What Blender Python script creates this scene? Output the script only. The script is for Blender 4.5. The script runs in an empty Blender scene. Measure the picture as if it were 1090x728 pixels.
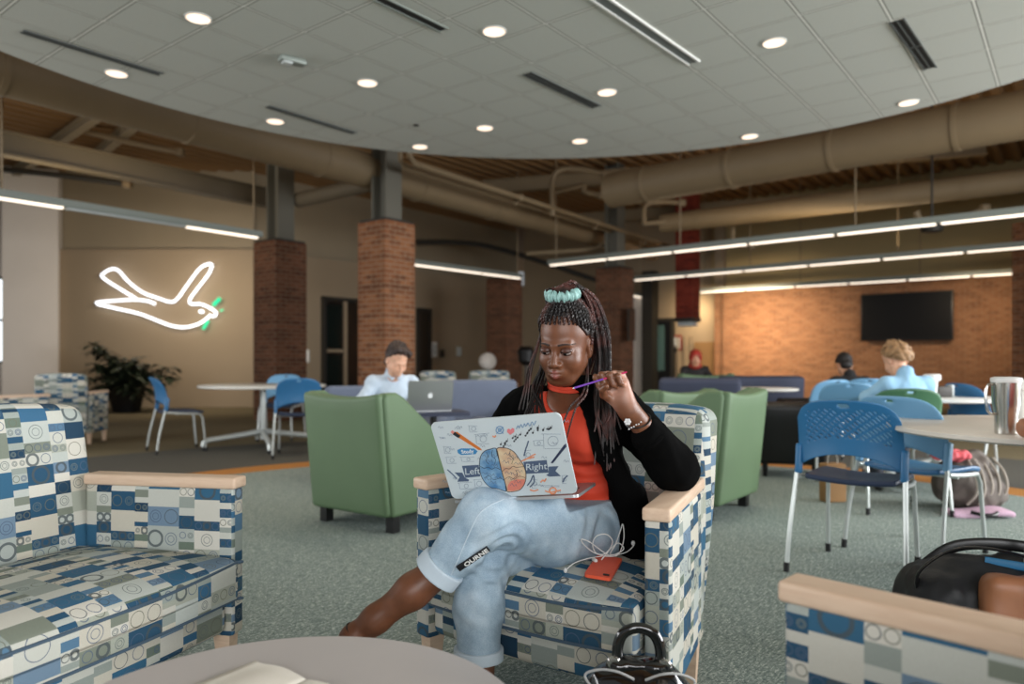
import bpy, bmesh, math, random
import numpy as np
from mathutils import Vector, Matrix, Euler, Quaternion
random.seed(7)
PI = math.pi
scn = bpy.context.scene
col = scn.collection
H, F, HOR, CX = 1.03, 777.0, 384.0, 545.0     # eye height, focal length in pixels, horizon row, centre column
R = math.radians

def G(px, py, z=0.0):
    Y = (H - z) * F / (py - HOR)
    return Vector(((px - CX) / F * Y, Y, z))
def P(px, py, Y):
    return Vector(((px - CX) / F * Y, Y, H - (py - HOR) / F * Y))
def V(*a): return Vector(a)

# ---------------------------------------------------------------- tags
def tag(o, label=None, cat=None, group=None, kind=None):
    if label: o['label'] = label
    if cat: o['category'] = cat
    if group: o['group'] = group
    if kind: o['kind'] = kind
    return o
def thing(name, label, cat, loc=(0, 0, 0), rz=0.0, group=None):
    o = bpy.data.objects.new(name, None); col.objects.link(o)
    o.empty_display_size = 0.1
    o.location = loc; o.rotation_euler = (0, 0, rz)
    return tag(o, label, cat, group)
def kids(o): return [c for c in bpy.data.objects if c.parent == o]
def copy_tree(o, parent=None):
    c = o.copy(); col.objects.link(c); c.parent = parent
    if parent is None and 'label' in c: pass
    for ch in list(kids(o)): copy_tree(ch, c)
    return c
def dup(src, loc, rz, label, group=None, name=None):
    c = copy_tree(src); c.location = loc; c.rotation_euler = (0, 0, rz); c['label'] = label
    if group: c['group'] = group
    return c

# ---------------------------------------------------------------- mesh builder
def frames(pts, closed=False):
    n = len(pts); T = []
    for i in range(n):
        a = pts[(i - 1) % n] if (closed or i > 0) else pts[i]
        b = pts[(i + 1) % n] if (closed or i < n - 1) else pts[i]
        t = (b - a); T.append(t.normalized() if t.length > 1e-9 else Vector((0, 0, 1)))
    up = Vector((0, 0, 1)) if abs(T[0].z) < .9 else Vector((1, 0, 0))
    nrm = (up - T[0] * up.dot(T[0])).normalized(); out = []
    for i in range(n):
        nrm = nrm - T[i] * nrm.dot(T[i])
        if nrm.length < 1e-6: nrm = T[i].orthogonal()
        nrm.normalize(); out.append((T[i], nrm.copy(), T[i].cross(nrm)))
    return out
def spline(ctrl, n=8, closed=False):
    c = [Vector(p) for p in ctrl]; m = len(c); out = []
    segs = m if closed else m - 1
    for i in range(segs):
        if closed: p0, p1, p2, p3 = c[(i-1) % m], c[i], c[(i+1) % m], c[(i+2) % m]
        else: p0, p1, p2, p3 = c[max(i-1, 0)], c[i], c[i+1], c[min(i+2, m-1)]
        for k in range(n):
            t = k / n; t2 = t*t; t3 = t2*t
            out.append(.5*((2*p1) + (p2-p0)*t + (2*p0-5*p1+4*p2-p3)*t2 + (3*p1-p0-3*p2+p3)*t3))
    if not closed: out.append(c[-1].copy())
    return out
class MB:
    def __init__(s): s.v = []; s.f = []; s.mi = []; s.m = 0
    def add(s, vs, fs, M=None):
        b = len(s.v)
        for v in vs: s.v.append(tuple(M @ Vector(v)) if M is not None else tuple(v))
        for f in fs: s.f.append(tuple(b + i for i in f)); s.mi.append(s.m)
        return s
    def box(s, c, sz, rz=0, bev=0.0, rot=None, seg=2):
        M = Matrix.Translation(Vector(c)) @ (Euler(rot).to_matrix().to_4x4() if rot else Matrix.Rotation(rz, 4, 'Z'))
        if bev > 0: return s.rbox((sz[0]/2, sz[1]/2, sz[2]/2), min(bev, min(sz)/2*.98), M=M, seg=seg, div=1)
        x, y, z = sz[0]/2, sz[1]/2, sz[2]/2
        vs = [(-x,-y,-z),(x,-y,-z),(x,y,-z),(-x,y,-z),(-x,-y,z),(x,-y,z),(x,y,z),(-x,y,z)]
        return s.add(vs, [(0,3,2,1),(4,5,6,7),(0,1,5,4),(1,2,6,5),(2,3,7,6),(3,0,4,7)], M)
    def rbox(s, hs, r, M=None, seg=3, div=4, warp=None):
        ax = []
        for h in hs:
            e = [-h + r*(1-math.cos(PI/2*i/seg)) for i in range(seg)]
            inner = [-(h-r) + 2*(h-r)*i/div for i in range(div+1)]
            ax.append(e + inner + [-q for q in reversed(e)])
        idx = {}; vs = []; fs = []
        n = [len(a) for a in ax]
        def vid(i, j, k):
            key = (i, j, k)
            if key not in idx:
                p = Vector((ax[0][i], ax[1][j], ax[2][k]))
                q = Vector([max(-(h-r), min(h-r, c)) for c, h in zip(p, hs)])
                d = p - q
                # use cube coordinates on the corner as angles
                if d.length > 1e-9: p = q + d.normalized()*r
                if warp: p = Vector(warp(p.x, p.y, p.z))
                idx[key] = len(vs); vs.append(p)
            return idx[key]
        for j in range(n[1]-1):
            for k in range(n[2]-1):
                fs.append((vid(0,j,k), vid(0,j,k+1), vid(0,j+1,k+1), vid(0,j+1,k)))
                a = n[0]-1; fs.append((vid(a,j,k), vid(a,j+1,k), vid(a,j+1,k+1), vid(a,j,k+1)))
        for i in range(n[0]-1):
            for k in range(n[2]-1):
                fs.append((vid(i,0,k), vid(i+1,0,k), vid(i+1,0,k+1), vid(i,0,k+1)))
                a = n[1]-1; fs.append((vid(i,a,k), vid(i,a,k+1), vid(i+1,a,k+1), vid(i+1,a,k)))
        for i in range(n[0]-1):
            for j in range(n[1]-1):
                fs.append((vid(i,j,0), vid(i,j+1,0), vid(i+1,j+1,0), vid(i+1,j,0)))
                a = n[2]-1; fs.append((vid(i,j,a), vid(i+1,j,a), vid(i+1,j+1,a), vid(i,j+1,a)))
        return s.add(vs, fs, M)
    def tube(s, pts, r, n=8, closed=False, flat=1.0, M=None):
        pts = [Vector(p) for p in pts]; fr = frames(pts, closed); vs = []; fs = []
        m = len(pts)
        for i, (p, (t, a, b)) in enumerate(zip(pts, fr)):
            rr = r(i/(m-1)) if callable(r) else r
            for k in range(n):
                th = 2*PI*k/n
                vs.append(p + (a*math.cos(th) + b*math.sin(th)*flat)*rr)
        for i in range(m if closed else m-1):
            j = (i+1) % m
            for k in range(n):
                l = (k+1) % n
                fs.append((i*n+k, i*n+l, j*n+l, j*n+k))
        if not closed:
            fs.append(tuple(reversed(range(n)))); fs.append(tuple((m-1)*n+k for k in range(n)))
        return s.add(vs, fs, M)
    def lathe(s, prof, c=(0,0,0), n=32, M=None):
        vs = []; fs = []
        for r, z in prof:
            for k in range(n):
                a = 2*PI*k/n; vs.append((c[0]+r*math.cos(a), c[1]+r*math.sin(a), c[2]+z))
        for i in range(len(prof)-1):
            for k in range(n):
                l = (k+1) % n; fs.append((i*n+k, i*n+l, (i+1)*n+l, (i+1)*n+k))
        fs.append(tuple(reversed(range(n)))); fs.append(tuple((len(prof)-1)*n+k for k in range(n)))
        return s.add(vs, fs, M)
    def prism(s, poly, z0, z1, M=None):
        n = len(poly)
        vs = [(x, y, z0) for x, y in poly] + [(x, y, z1) for x, y in poly]
        fs = [tuple(reversed(range(n))), tuple(range(n, 2*n))] + [(i, (i+1) % n, n+(i+1) % n, n+i) for i in range(n)]
        return s.add(vs, fs, M)
    def ball(s, c, r, n=16, sc=(1,1,1), M=None):
        vs = [(c[0], c[1], c[2]-r*sc[2])]; fs = []; m = n//2
        for i in range(1, m):
            ph = -PI/2 + PI*i/m
            for k in range(n):
                a = 2*PI*k/n
                vs.append((c[0]+r*sc[0]*math.cos(ph)*math.cos(a), c[1]+r*sc[1]*math.cos(ph)*math.sin(a), c[2]+r*sc[2]*math.sin(ph)))
        vs.append((c[0], c[1], c[2]+r*sc[2])); t = len(vs)-1
        for k in range(n):
            l = (k+1) % n
            fs.append((0, 1+l, 1+k)); fs.append((t, 1+(m-2)*n+k, 1+(m-2)*n+l))
            for i in range(m-2): fs.append((1+i*n+k, 1+i*n+l, 1+(i+1)*n+l, 1+(i+1)*n+k))
        return s.add(vs, fs, M)
    def grid(s, fn, nu, nv, skip=None, M=None):
        vs = [fn(i/nu, j/nv) for j in range(nv+1) for i in range(nu+1)]
        fs = [(j*(nu+1)+i, j*(nu+1)+i+1, (j+1)*(nu+1)+i+1, (j+1)*(nu+1)+i) for j in range(nv) for i in range(nu) if not (skip and skip(i, j))]
        return s.add(vs, fs, M)
    def build(s, name, m, parent=None, smooth=35, off=None, world=False):
        me = bpy.data.meshes.new(name)
        vs = s.v
        if world and parent is not None:
            Mi = (Matrix.Translation(parent.location) @ Matrix.Rotation(parent.rotation_euler.z, 4, 'Z')).inverted()
            vs = [tuple(Mi @ Vector(v)) for v in vs]
        me.from_pydata(vs, [], s.f); me.update()
        ms = m if isinstance(m, (list, tuple)) else [m]
        for x in ms: me.materials.append(x)
        if len(ms) > 1: me.polygons.foreach_set('material_index', s.mi)
        me.polygons.foreach_set('use_smooth', [True]*len(me.polygons))
        me.set_sharp_from_angle(angle=R(smooth))
        o = bpy.data.objects.new(name, me); col.objects.link(o)
        if parent is not None: o.parent = parent
        return o
def mesh_mod(o, kind, **kw):
    md = o.modifiers.new(kind.lower(), kind)
    for k, v in kw.items(): setattr(md, k, v)
    return md
def text_mb(txt, size, M, depth=0.0006, mb=None, align='CENTER', shear=0.0, bold=0.0):
    cu = bpy.data.curves.new('lettering', 'FONT'); cu.body = txt; cu.size = size; cu.extrude = depth/2
    cu.align_x = align; cu.align_y = 'CENTER'; cu.shear = shear; cu.offset = bold; cu.resolution_u = 3
    o = bpy.data.objects.new('lettering', cu); col.objects.link(o)
    dg = bpy.context.evaluated_depsgraph_get(); dg.update()
    me = bpy.data.meshes.new_from_object(o.evaluated_get(dg))
    mb = mb or MB()
    mb.add([v.co for v in me.vertices], [tuple(p.vertices) for p in me.polygons], M)
    bpy.data.objects.remove(o); bpy.data.meshes.remove(me); bpy.data.curves.remove(cu)
    return mb

# ---------------------------------------------------------------- implicit surfaces (for bodies, clothing, soft things)
def surface_nets(v, org, h):
    nx, ny, nz = v.shape
    ins = v < 0
    cs = (nx-1, ny-1, nz-1)
    acc = np.zeros(cs + (3,), np.float32); cnt = np.zeros(cs, np.float32)
    corners = [(0,0,0),(1,0,0),(0,1,0),(1,1,0),(0,0,1),(1,0,1),(0,1,1),(1,1,1)]
    def sl(c): return (slice(c[0], c[0]+nx-1), slice(c[1], c[1]+ny-1), slice(c[2], c[2]+nz-1))
    for a in range(8):
        for ax in range(3):
            ca = corners[a]
            if ca[ax] == 1: continue
            cb = list(ca); cb[ax] = 1
            va, vb = v[sl(ca)], v[sl(cb)]
            x = ins[sl(ca)] != ins[sl(cb)]
            d = np.where(x, va - vb, 1); t = np.where(x, va/d, 0)
            for q in range(3):
                acc[..., q] += np.where(x, ca[q] + (t if q == ax else 0), 0)
            cnt += x
    act = cnt > 0
    idx = -np.ones(cs, np.int64); idx[act] = np.arange(act.sum())
    g = np.argwhere(act)
    pos = (g + acc[act] / cnt[act][:, None]) * h + np.array(org)
    quads = []
    for ax in range(3):
        o1, o2 = [(1, 2), (2, 0), (0, 1)][ax]
        lo = [0, 0, 0]; hi = [nx, ny, nz]
        s0 = [slice(1, n-1) for n in (nx, ny, nz)]; s1 = list(s0)
        s0[ax] = slice(0, (nx, ny, nz)[ax]-1); s1[ax] = slice(1, (nx, ny, nz)[ax])
        A, B = ins[tuple(s0)], ins[tuple(s1)]
        ch = np.argwhere(A != B)
        if not len(ch): continue
        sg = A[tuple(ch.T)]
        base = ch.copy()
        for q in range(3):
            if q != ax: base[:, q] += 1
        def cell(d1, d2):
            c = base.copy(); c[:, o1] -= d1; c[:, o2] -= d2
            return idx[tuple(c.T)]
        q4 = np.stack([cell(0, 0), cell(1, 0), cell(1, 1), cell(0, 1)], 1)
        q4[~sg] = q4[~sg][:, ::-1]
        quads.append(q4)
    q = np.concatenate(quads); q = q[(q >= 0).all(1)]
    return pos, q
def cone(X, a, b, ra, rb=None):
    rb = ra if rb is None else rb
    a = np.array(a, np.float32); b = np.array(b, np.float32); d = b - a
    L = float(d @ d) + 1e-12
    t = np.clip(((X[0]-a[0])*d[0] + (X[1]-a[1])*d[1] + (X[2]-a[2])*d[2]) / L, 0, 1)
    return np.sqrt((X[0]-a[0]-t*d[0])**2 + (X[1]-a[1]-t*d[1])**2 + (X[2]-a[2]-t*d[2])**2) - (ra + (rb-ra)*t)
def ell(X, c, r, rot=None):
    q = [X[0]-c[0], X[1]-c[1], X[2]-c[2]]
    if rot is not None:
        m = np.array(rot)   # rows: local axes in world
        q = [q[0]*m[i][0] + q[1]*m[i][1] + q[2]*m[i][2] for i in range(3)]
    k0 = np.sqrt((q[0]/r[0])**2 + (q[1]/r[1])**2 + (q[2]/r[2])**2)
    k1 = np.sqrt((q[0]/r[0]**2)**2 + (q[1]/r[1]**2)**2 + (q[2]/r[2]**2)**2) + 1e-9
    return k0*(k0-1)/k1
def rbx(X, c, hs, r):
    q = [np.abs(X[i]-c[i])-(hs[i]-r) for i in range(3)]
    return np.sqrt(sum(np.maximum(a, 0)**2 for a in q)) + np.minimum(np.maximum(np.maximum(q[0], q[1]), q[2]), 0) - r
def smin(a, b, k=.02):
    h = np.clip(.5 + .5*(b-a)/k, 0, 1)
    return b + (a-b)*h - k*h*(1-h)
def ssub(a, b, k=.01):      # a minus b
    return -smin(-a, b, k)
def chain(X, pts, rs, k=.015):
    d = None
    for i in range(len(pts)-1):
        c = cone(X, pts[i], pts[i+1], rs[i], rs[i+1])
        d = c if d is None else smin(d, c, k)
    return d
def wob(X, f=10., ph=0.):   # smooth pseudo noise in [-1,1]
    x, y, z = X
    return (np.sin(f*x+1.7*np.sin(f*.7*y+ph)+ph)*np.sin(f*1.1*y+1.3*np.sin(f*.6*z+2*ph))*np.sin(f*.9*z+1.9*np.sin(f*.8*x+ph*1.3)+.5)*1.6).clip(-1, 1)
def sdf_mesh(fn, lo, hi, h):
    n = [int(math.ceil((b-a)/h))+1 for a, b in zip(lo, hi)]
    ax = [np.float32(lo[i]) + np.arange(n[i], dtype=np.float32)*np.float32(h) for i in range(3)]
    X = [ax[0][:, None, None], ax[1][None, :, None], ax[2][None, None, :]]
    v = np.asarray(fn(X), np.float32)
    v = np.broadcast_to(v, tuple(n)).copy()
    v[0] = v[-1] = 1; v[:, 0] = v[:, -1] = 1; v[:, :, 0] = v[:, :, -1] = 1
    return surface_nets(v, lo, h)
def np_mesh(name, parts, m, parent=None, world=True, attr=None, smooth_iter=0):
    vs = []; fs = []; b = 0
    for p, q in parts:
        vs.append(p); fs.append(q + b); b += len(p)
    vs = np.concatenate(vs); fs = np.concatenate(fs)
    if smooth_iter:
        for _ in range(smooth_iter):
            acc = np.zeros_like(vs); c = np.zeros(len(vs))
            for k in range(4):
                a_, b_ = fs[:, k], fs[:, (k+1) % 4]
                np.add.at(acc, a_, vs[b_]); np.add.at(c, a_, 1)
                np.add.at(acc, b_, vs[a_]); np.add.at(c, b_, 1)
            vs = .5*vs + .5*acc/np.maximum(c, 1)[:, None]
    loc = vs
    if world and parent is not None:
        Mi = np.array((Matrix.Translation(parent.location) @ Matrix.Rotation(parent.rotation_euler.z, 4, 'Z')).inverted())
        loc = vs @ Mi[:3, :3].T + Mi[:3, 3]
    me = bpy.data.meshes.new(name)
    me.from_pydata(loc.tolist(), [], fs.tolist()); me.update()
    me.polygons.foreach_set('use_smooth', [True]*len(me.polygons))
    me.materials.append(m)
    if attr:
        for an, fnc in attr.items():
            A = me.attributes.new(an, 'FLOAT', 'POINT')
            X = [vs[:, 0], vs[:, 1], vs[:, 2]]
            A.data.foreach_set('value', np.asarray(fnc(X), np.float32))
    o = bpy.data.objects.new(name, me); col.objects.link(o)
    if parent is not None: o.parent = parent
    return o

# ---------------------------------------------------------------- materials
def srgb(c):
    if isinstance(c, str):
        c = [int(c[i:i+2], 16)/255 for i in (0, 2, 4)]
    return tuple((x/12.92 if x <= .04045 else ((x+.055)/1.055)**2.4) for x in c[:3]) + (1,)
class NT:
    def __init__(s, name):
        s.m = bpy.data.materials.new(name); s.m.use_nodes = True
        s.t = s.m.node_tree; s.n = s.t.nodes; s.bs = s.n['Principled BSDF']
    def L(s, a, b): s.t.links.new(a, b)
    def setin(s, sock, v):
        if v is None: return
        if isinstance(v, bpy.types.NodeSocket): s.L(v, sock)
        else: sock.default_value = v
    def math(s, op, a, b=None, c=None):
        n = s.n.new('ShaderNodeMath'); n.operation = op
        s.setin(n.inputs[0], a); s.setin(n.inputs[1], b); s.setin(n.inputs[2], c)
        return n.outputs[0]
    def mix(s, f, a, b, mode='MIX'):
        n = s.n.new('ShaderNodeMix'); n.data_type = 'RGBA'; n.blend_type = mode
        s.setin(n.inputs[0], f); s.setin(n.inputs[6], a); s.setin(n.inputs[7], b)
        return n.outputs[2]
    def coord(s, kind='Object'):
        n = s.n.new('ShaderNodeTexCoord'); return n.outputs[kind]
    def sep(s, v):
        n = s.n.new('ShaderNodeSeparateXYZ'); s.L(v, n.inputs[0]); return n.outputs
    def comb(s, x, y, z=0.0):
        n = s.n.new('ShaderNodeCombineXYZ'); s.setin(n.inputs[0], x); s.setin(n.inputs[1], y); s.setin(n.inputs[2], z); return n.outputs[0]
    def noise(s, vec, scale, detail=3, rough=.5):
        n = s.n.new('ShaderNodeTexNoise'); s.setin(n.inputs['Vector'], vec)
        n.inputs['Scale'].default_value = scale; n.inputs['Detail'].default_value = detail; n.inputs['Roughness'].default_value = rough
        return n.outputs[0]
    def white(s, vec):
        n = s.n.new('ShaderNodeTexWhiteNoise'); n.noise_dimensions = '3D'; s.L(vec, n.inputs['Vector']); return n.outputs['Value']
    def ramp(s, f, stops, interp='LINEAR'):
        n = s.n.new('ShaderNodeValToRGB'); s.setin(n.inputs[0], f); cr = n.color_ramp; cr.interpolation = interp
        while len(cr.elements) < len(stops): cr.elements.new(.5)
        for e, (p, c) in zip(cr.elements, stops): e.position = p; e.color = c if len(c) == 4 else srgb(c)
        return n.outputs[0]
    def bump(s, h, strength=.3, dist=.002):
        n = s.n.new('ShaderNodeBump'); n.inputs['Strength'].default_value = strength; n.inputs['Distance'].default_value = dist
        s.L(h, n.inputs['Height']); s.L(n.outputs[0], s.bs.inputs['Normal'])
    def base(s, c): s.setin(s.bs.inputs['Base Color'], c)
    def par(s, **k):
        for a, v in k.items(): s.setin(s.bs.inputs[a.replace('_', ' ')], v)
        return s
    def boxuv(s):
        o = s.sep(s.coord('Object')); nn = s.sep(s.coord('Normal'))
        ax, ay, az = [s.math('ABSOLUTE', nn[i]) for i in range(3)]
        m1 = s.math('MAXIMUM', ax, ay)
        fz = s.math('GREATER_THAN', az, m1); fx = s.math('GREATER_THAN', ax, ay)
        # u: x unless x-face -> y ; v: z unless top -> y
        u0 = s.math('ADD', s.math('MULTIPLY', o[0], s.math('SUBTRACT', 1, fx)), s.math('MULTIPLY', o[1], fx))
        u = s.math('ADD', s.math('MULTIPLY', u0, s.math('SUBTRACT', 1, fz)), s.math('MULTIPLY', o[0], fz))
        v = s.math('ADD', s.math('MULTIPLY', o[2], s.math('SUBTRACT', 1, fz)), s.math('MULTIPLY', o[1], fz))
        return u, v
def mat(name, c, rough=.6, metal=0., var=.0, vscale=8., bump=0., bscale=60., spec=.5, emit=None, es=1., coat=0., sheen=0., trans=0., alpha=None):
    t = NT(name); c = srgb(c)
    t.par(Roughness=rough, Metallic=metal)
    t.bs.inputs['Specular IOR Level'].default_value = spec
    if var > 0:
        n = t.noise(t.coord(), vscale, 4)
        d = tuple(x*(1-var) for x in c[:3]) + (1,); l = tuple(min(1, x*(1+var)) for x in c[:3]) + (1,)
        t.base(t.ramp(n, [(.3, d), (.7, l)]))
    else: t.base(c)
    if bump > 0: t.bump(t.noise(t.coord(), bscale, 3), bump, .003)
    if emit is not None:
        t.bs.inputs['Emission Color'].default_value = srgb(emit); t.bs.inputs['Emission Strength'].default_value = es
    if coat: t.bs.inputs['Coat Weight'].default_value = coat
    if sheen: t.bs.inputs['Sheen Weight'].default_value = sheen
    if trans: t.bs.inputs['Transmission Weight'].default_value = trans
    return t.m
def fabric_pattern(name, period=.30, sc=1.0):
    t = NT(name); u, v = t.boxuv()
    u = t.math('DIVIDE', t.math('ADD', u, 10.03), period*sc)
    blk = t.math('FLOOR', u); p = t.math('FRACT', u)
    edges = [0, .37, .53, .82, 1.0]; hts = [.060, .024, .050, .034]
    cid = 0.0; start = None; wid = None; hh = None
    g = [t.math('GREATER_THAN', p, e) for e in edges[1:4]]
    def pick(vals):
        r = vals[0]
        for k in range(3): r = t.math('ADD', r, t.math('MULTIPLY', g[k], vals[k+1]-vals[k]))
        return r
    cid = t.math('ADD', t.math('MULTIPLY', blk, 4), pick([0, 1, 2, 3]))
    st = pick(edges[:4]); wd = pick([edges[i+1]-edges[i] for i in range(4)]); ht = pick(hts)
    lx = t.math('DIVIDE', t.math('SUBTRACT', p, st), wd)
    cr = t.white(t.comb(cid, 3.3, 1.1))
    vv = t.math('ADD', t.math('DIVIDE', t.math('ADD', v, 5.0), t.math('MULTIPLY', ht, sc)), t.math('MULTIPLY', cr, 7))
    # rows of uneven height: two heights per pair
    row0 = t.math('FLOOR', t.math('DIVIDE', vv, 2)); q = t.math('FRACT', t.math('DIVIDE', vv, 2))
    cut = t.math('ADD', .3, t.math('MULTIPLY', t.white(t.comb(cid, row0, 9.1)), .35))
    sel = t.math('GREATER_THAN', q, cut)
    ly = t.math('ADD', t.math('MULTIPLY', t.math('DIVIDE', q, cut), t.math('SUBTRACT', 1, sel)),
                t.math('MULTIPLY', t.math('DIVIDE', t.math('SUBTRACT', q, cut), t.math('SUBTRACT', 1, cut)), sel))
    hrow = t.math('MULTIPLY', t.math('ADD', t.math('MULTIPLY', cut, t.math('SUBTRACT', 1, sel)), t.math('MULTIPLY', t.math('SUBTRACT', 1, cut), sel)), t.math('MULTIPLY', ht, 2*sc))
    rid = t.math('ADD', t.math('MULTIPLY', row0, 2), sel)
    rnd = t.white(t.comb(cid, rid, 5.5)); rnd2 = t.white(t.comb(cid, rid, 8.5))
    light = ['c9c7bc', 'b9bfb9', 'c6c1b2', 'a9b0aa', 'c4c5bb', 'bfc1b8', '9aa39c', 'd0cdc2']
    dark = ['2a516c', '35627f', '213f56', '6f869a', '2b4f68', '6a786b', '949c95', '3c6888', '7e8578', '567892', '2a516c', 'a5a99c']
    cl_ = t.ramp(rnd, [(i/len(light), srgb(c)) for i, c in enumerate(light)], 'CONSTANT')
    cd_ = t.ramp(rnd, [(i/len(dark), srgb(c)) for i, c in enumerate(dark)], 'CONSTANT')
    cc = t.mix(sel, cd_, cl_)
    # rings along the cell
    wm = t.math('MULTIPLY', wd, period*sc)
    num = t.math('MAXIMUM', t.math('ROUND', t.math('DIVIDE', wm, t.math('MULTIPLY', hrow, t.math('ADD', .62, t.math('MULTIPLY', rnd2, .5))))), 1)
    rx = t.math('MULTIPLY', lx, num); ri = t.math('FLOOR', rx)
    dx = t.math('MULTIPLY', t.math('SUBTRACT', t.math('FRACT', rx), .5), t.math('DIVIDE', wm, num))
    dy = t.math('MULTIPLY', t.math('SUBTRACT', ly, .5), hrow)
    d = t.math('SQRT', t.math('ADD', t.math('MULTIPLY', dx, dx), t.math('MULTIPLY', dy, dy)))
    r3 = t.white(t.comb(t.math('ADD', cid, ri), rid, 2.2))
    rad = t.math('MULTIPLY', t.math('MINIMUM', hrow, t.math('DIVIDE', wm, num)), t.math('ADD', .3, t.math('MULTIPLY', r3, .15)))
    th = t.math('MULTIPLY', t.math('ADD', .0012, t.math('MULTIPLY', t.math('GREATER_THAN', r3, .82), .0028)), sc)
    ring = t.math('LESS_THAN', t.math('ABSOLUTE', t.math('SUBTRACT', d, rad)), th)
    ring2 = t.math('LESS_THAN', t.math('ABSOLUTE', t.math('SUBTRACT', d, t.math('MULTIPLY', rad, .55))), .0010*sc)
    ring = t.math('MAXIMUM', ring, t.math('MULTIPLY', ring2, t.math('LESS_THAN', r3, .4)))
    has = t.math('MULTIPLY', t.math('GREATER_THAN', rnd2, .30), t.math('GREATER_THAN', hrow, .026*sc))
    ring = t.math('MULTIPLY', ring, has)
    rc = t.ramp(r3, [(0, srgb('6c7674')), (.3, srgb('52627a')), (.6, srgb('6d6f60')), (.74, srgb('4c5559'))], 'CONSTANT')
    cc = t.mix(t.math('MULTIPLY', ring, .85), cc, rc)
    n = t.noise(t.coord(), 900, 2)
    cc = t.mix(.12, cc, t.ramp(n, [(.3, (0, 0, 0, 1)), (.7, (1, 1, 1, 1))]), 'OVERLAY')
    t.base(cc); t.par(Roughness=.75); t.bs.inputs['Specular IOR Level'].default_value = .25
    t.bump(t.noise(t.coord(), 500, 2), .15, .001)
    return t.m
def brick_mat(name, cols, mortar, sc=1.0):
    t = NT(name); u, v = t.boxuv()
    n = t.n.new('ShaderNodeTexBrick'); t.L(t.comb(u, v), n.inputs['Vector'])
    n.inputs['Scale'].default_value = 1/sc; n.inputs['Brick Width'].default_value = .21; n.inputs['Row Height'].default_value = .072
    n.inputs['Mortar Size'].default_value = .006; n.inputs['Mortar Smooth'].default_value = .3; n.inputs['Bias'].default_value = -.1
    a, b = srgb(cols[0]), srgb(cols[1])
    n.inputs['Color1'].default_value = a; n.inputs['Color2'].default_value = b; n.inputs['Mortar'].default_value = srgb(mortar)
    # brick to brick tone
    bx = t.math('FLOOR', t.math('DIVIDE', v, .072*sc)); 
    sh = t.math('MULTIPLY', t.math('MODULO', bx, 2), .5)
    by = t.math('FLOOR', t.math('ADD', t.math('DIVIDE', u, .21*sc), sh))
    w = t.white(t.comb(by, bx, 4.0))
    c = t.mix(.55, n.outputs[0], t.ramp(w, [(0, srgb(cols[2])), (.5, srgb(cols[0])), (1, srgb(cols[3]))]), 'MIX')
    c = t.mix(n.outputs[1], c, srgb(mortar))
    t.base(c); t.par(Roughness=.85); t.bs.inputs['Specular IOR Level'].default_value = .2
    t.bump(t.math('SUBTRACT', 1, n.outputs[1]), .5, .006)
    return t.m
# ================================================================ materials
M = {}
M['fabric'] = fabric_pattern('patterned_upholstery')
M['wood'] = None
def wood_mat(name, a, b, rough=.45):
    t = NT(name); c = t.coord(); s = t.sep(c)
    v = t.comb(t.math('MULTIPLY', s[0], 6), t.math('MULTIPLY', s[1], 1.2), t.math('MULTIPLY', s[2], 14))
    n = t.noise(v, 6, 5, .6)
    t.base(t.ramp(n, [(.3, srgb(a)), (.7, srgb(b))])); t.par(Roughness=rough)
    return t.m
M['wood'] = wood_mat('pale_maple', 'd6b79c', 'e3c8ae')
M['silver'] = mat('silver_paint', 'c3c9c6', .35, .35)
M['black'] = mat('black_rubber', '0c0c0d', .6)
M['blue_p'] = mat('blue_plastic', '296a98', .42, var=.03)
M['blue_d'] = mat('dark_blue_seat', '22304a', .5, bump=.2, bscale=400)
M['blue_l'] = mat('light_blue_plastic', '6fa2c6', .45)
M['blue_m'] = mat('mid_blue_plastic', '2b6795', .42)
M['green'] = mat('sage_vinyl', '5b7353', .55, var=.04, vscale=5, bump=.15, bscale=300)
M['slate'] = mat('slate_blue_upholstery', '5c667a', .75, var=.05, bump=.2, bscale=300)
M['indigo'] = mat('dark_indigo_upholstery', '30364a', .75, var=.05)
M['table_w'] = mat('white_laminate', 'dcdcd6', .3)
M['table_b'] = mat('beige_laminate', 'e6ddd1', .35, var=.03)
M['table_g'] = mat('grey_laminate', 'b9b3b0', .38, var=.015)
M['taupe'] = mat('taupe_metal', '8d8a82', .45)
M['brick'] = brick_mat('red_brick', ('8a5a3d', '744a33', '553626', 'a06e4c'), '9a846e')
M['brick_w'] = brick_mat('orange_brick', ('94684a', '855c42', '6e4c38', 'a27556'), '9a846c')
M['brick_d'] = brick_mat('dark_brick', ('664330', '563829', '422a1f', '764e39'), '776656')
M['wall_tan'] = mat('tan_paint', '9b8a72', .85, var=.02, vscale=2)
M['wall_up'] = mat('pale_paint', '9a8d76', .9, var=.02, vscale=2)
M['wall_khaki'] = mat('khaki_paint', 'a08f68', .9, var=.02, vscale=2)
M['wall_white'] = mat('white_paint', 'e6dfd6', .85, var=.02, vscale=2)
M['duct'] = mat('painted_duct', '7d6c52', .6, var=.04, vscale=3)
M['beam'] = mat('painted_steel', '61594a', .6, var=.04, vscale=3)
M['steel_grey'] = mat('grey_green_steel', '66645a', .5)
M['darkmetal'] = mat('dark_metal', '2a2721', .6)
M['dark'] = mat('near_black', '0b0b0c', .35)
M['housing'] = mat('grey_light_housing', '8d958f', .45, .3)
M['tube_on'] = mat('lit_tube', 'fff4e6', .5, emit='ffeeda', es=1.35)
M['tube_off'] = mat('unlit_diffuser', 'b9bfbe', .5)
M['down_on'] = mat('lit_downlight', 'fff0e0', .5, emit='ffdcc0', es=1.25)
M['white'] = mat('white_plastic', 'e4e4e0', .4)

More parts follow.
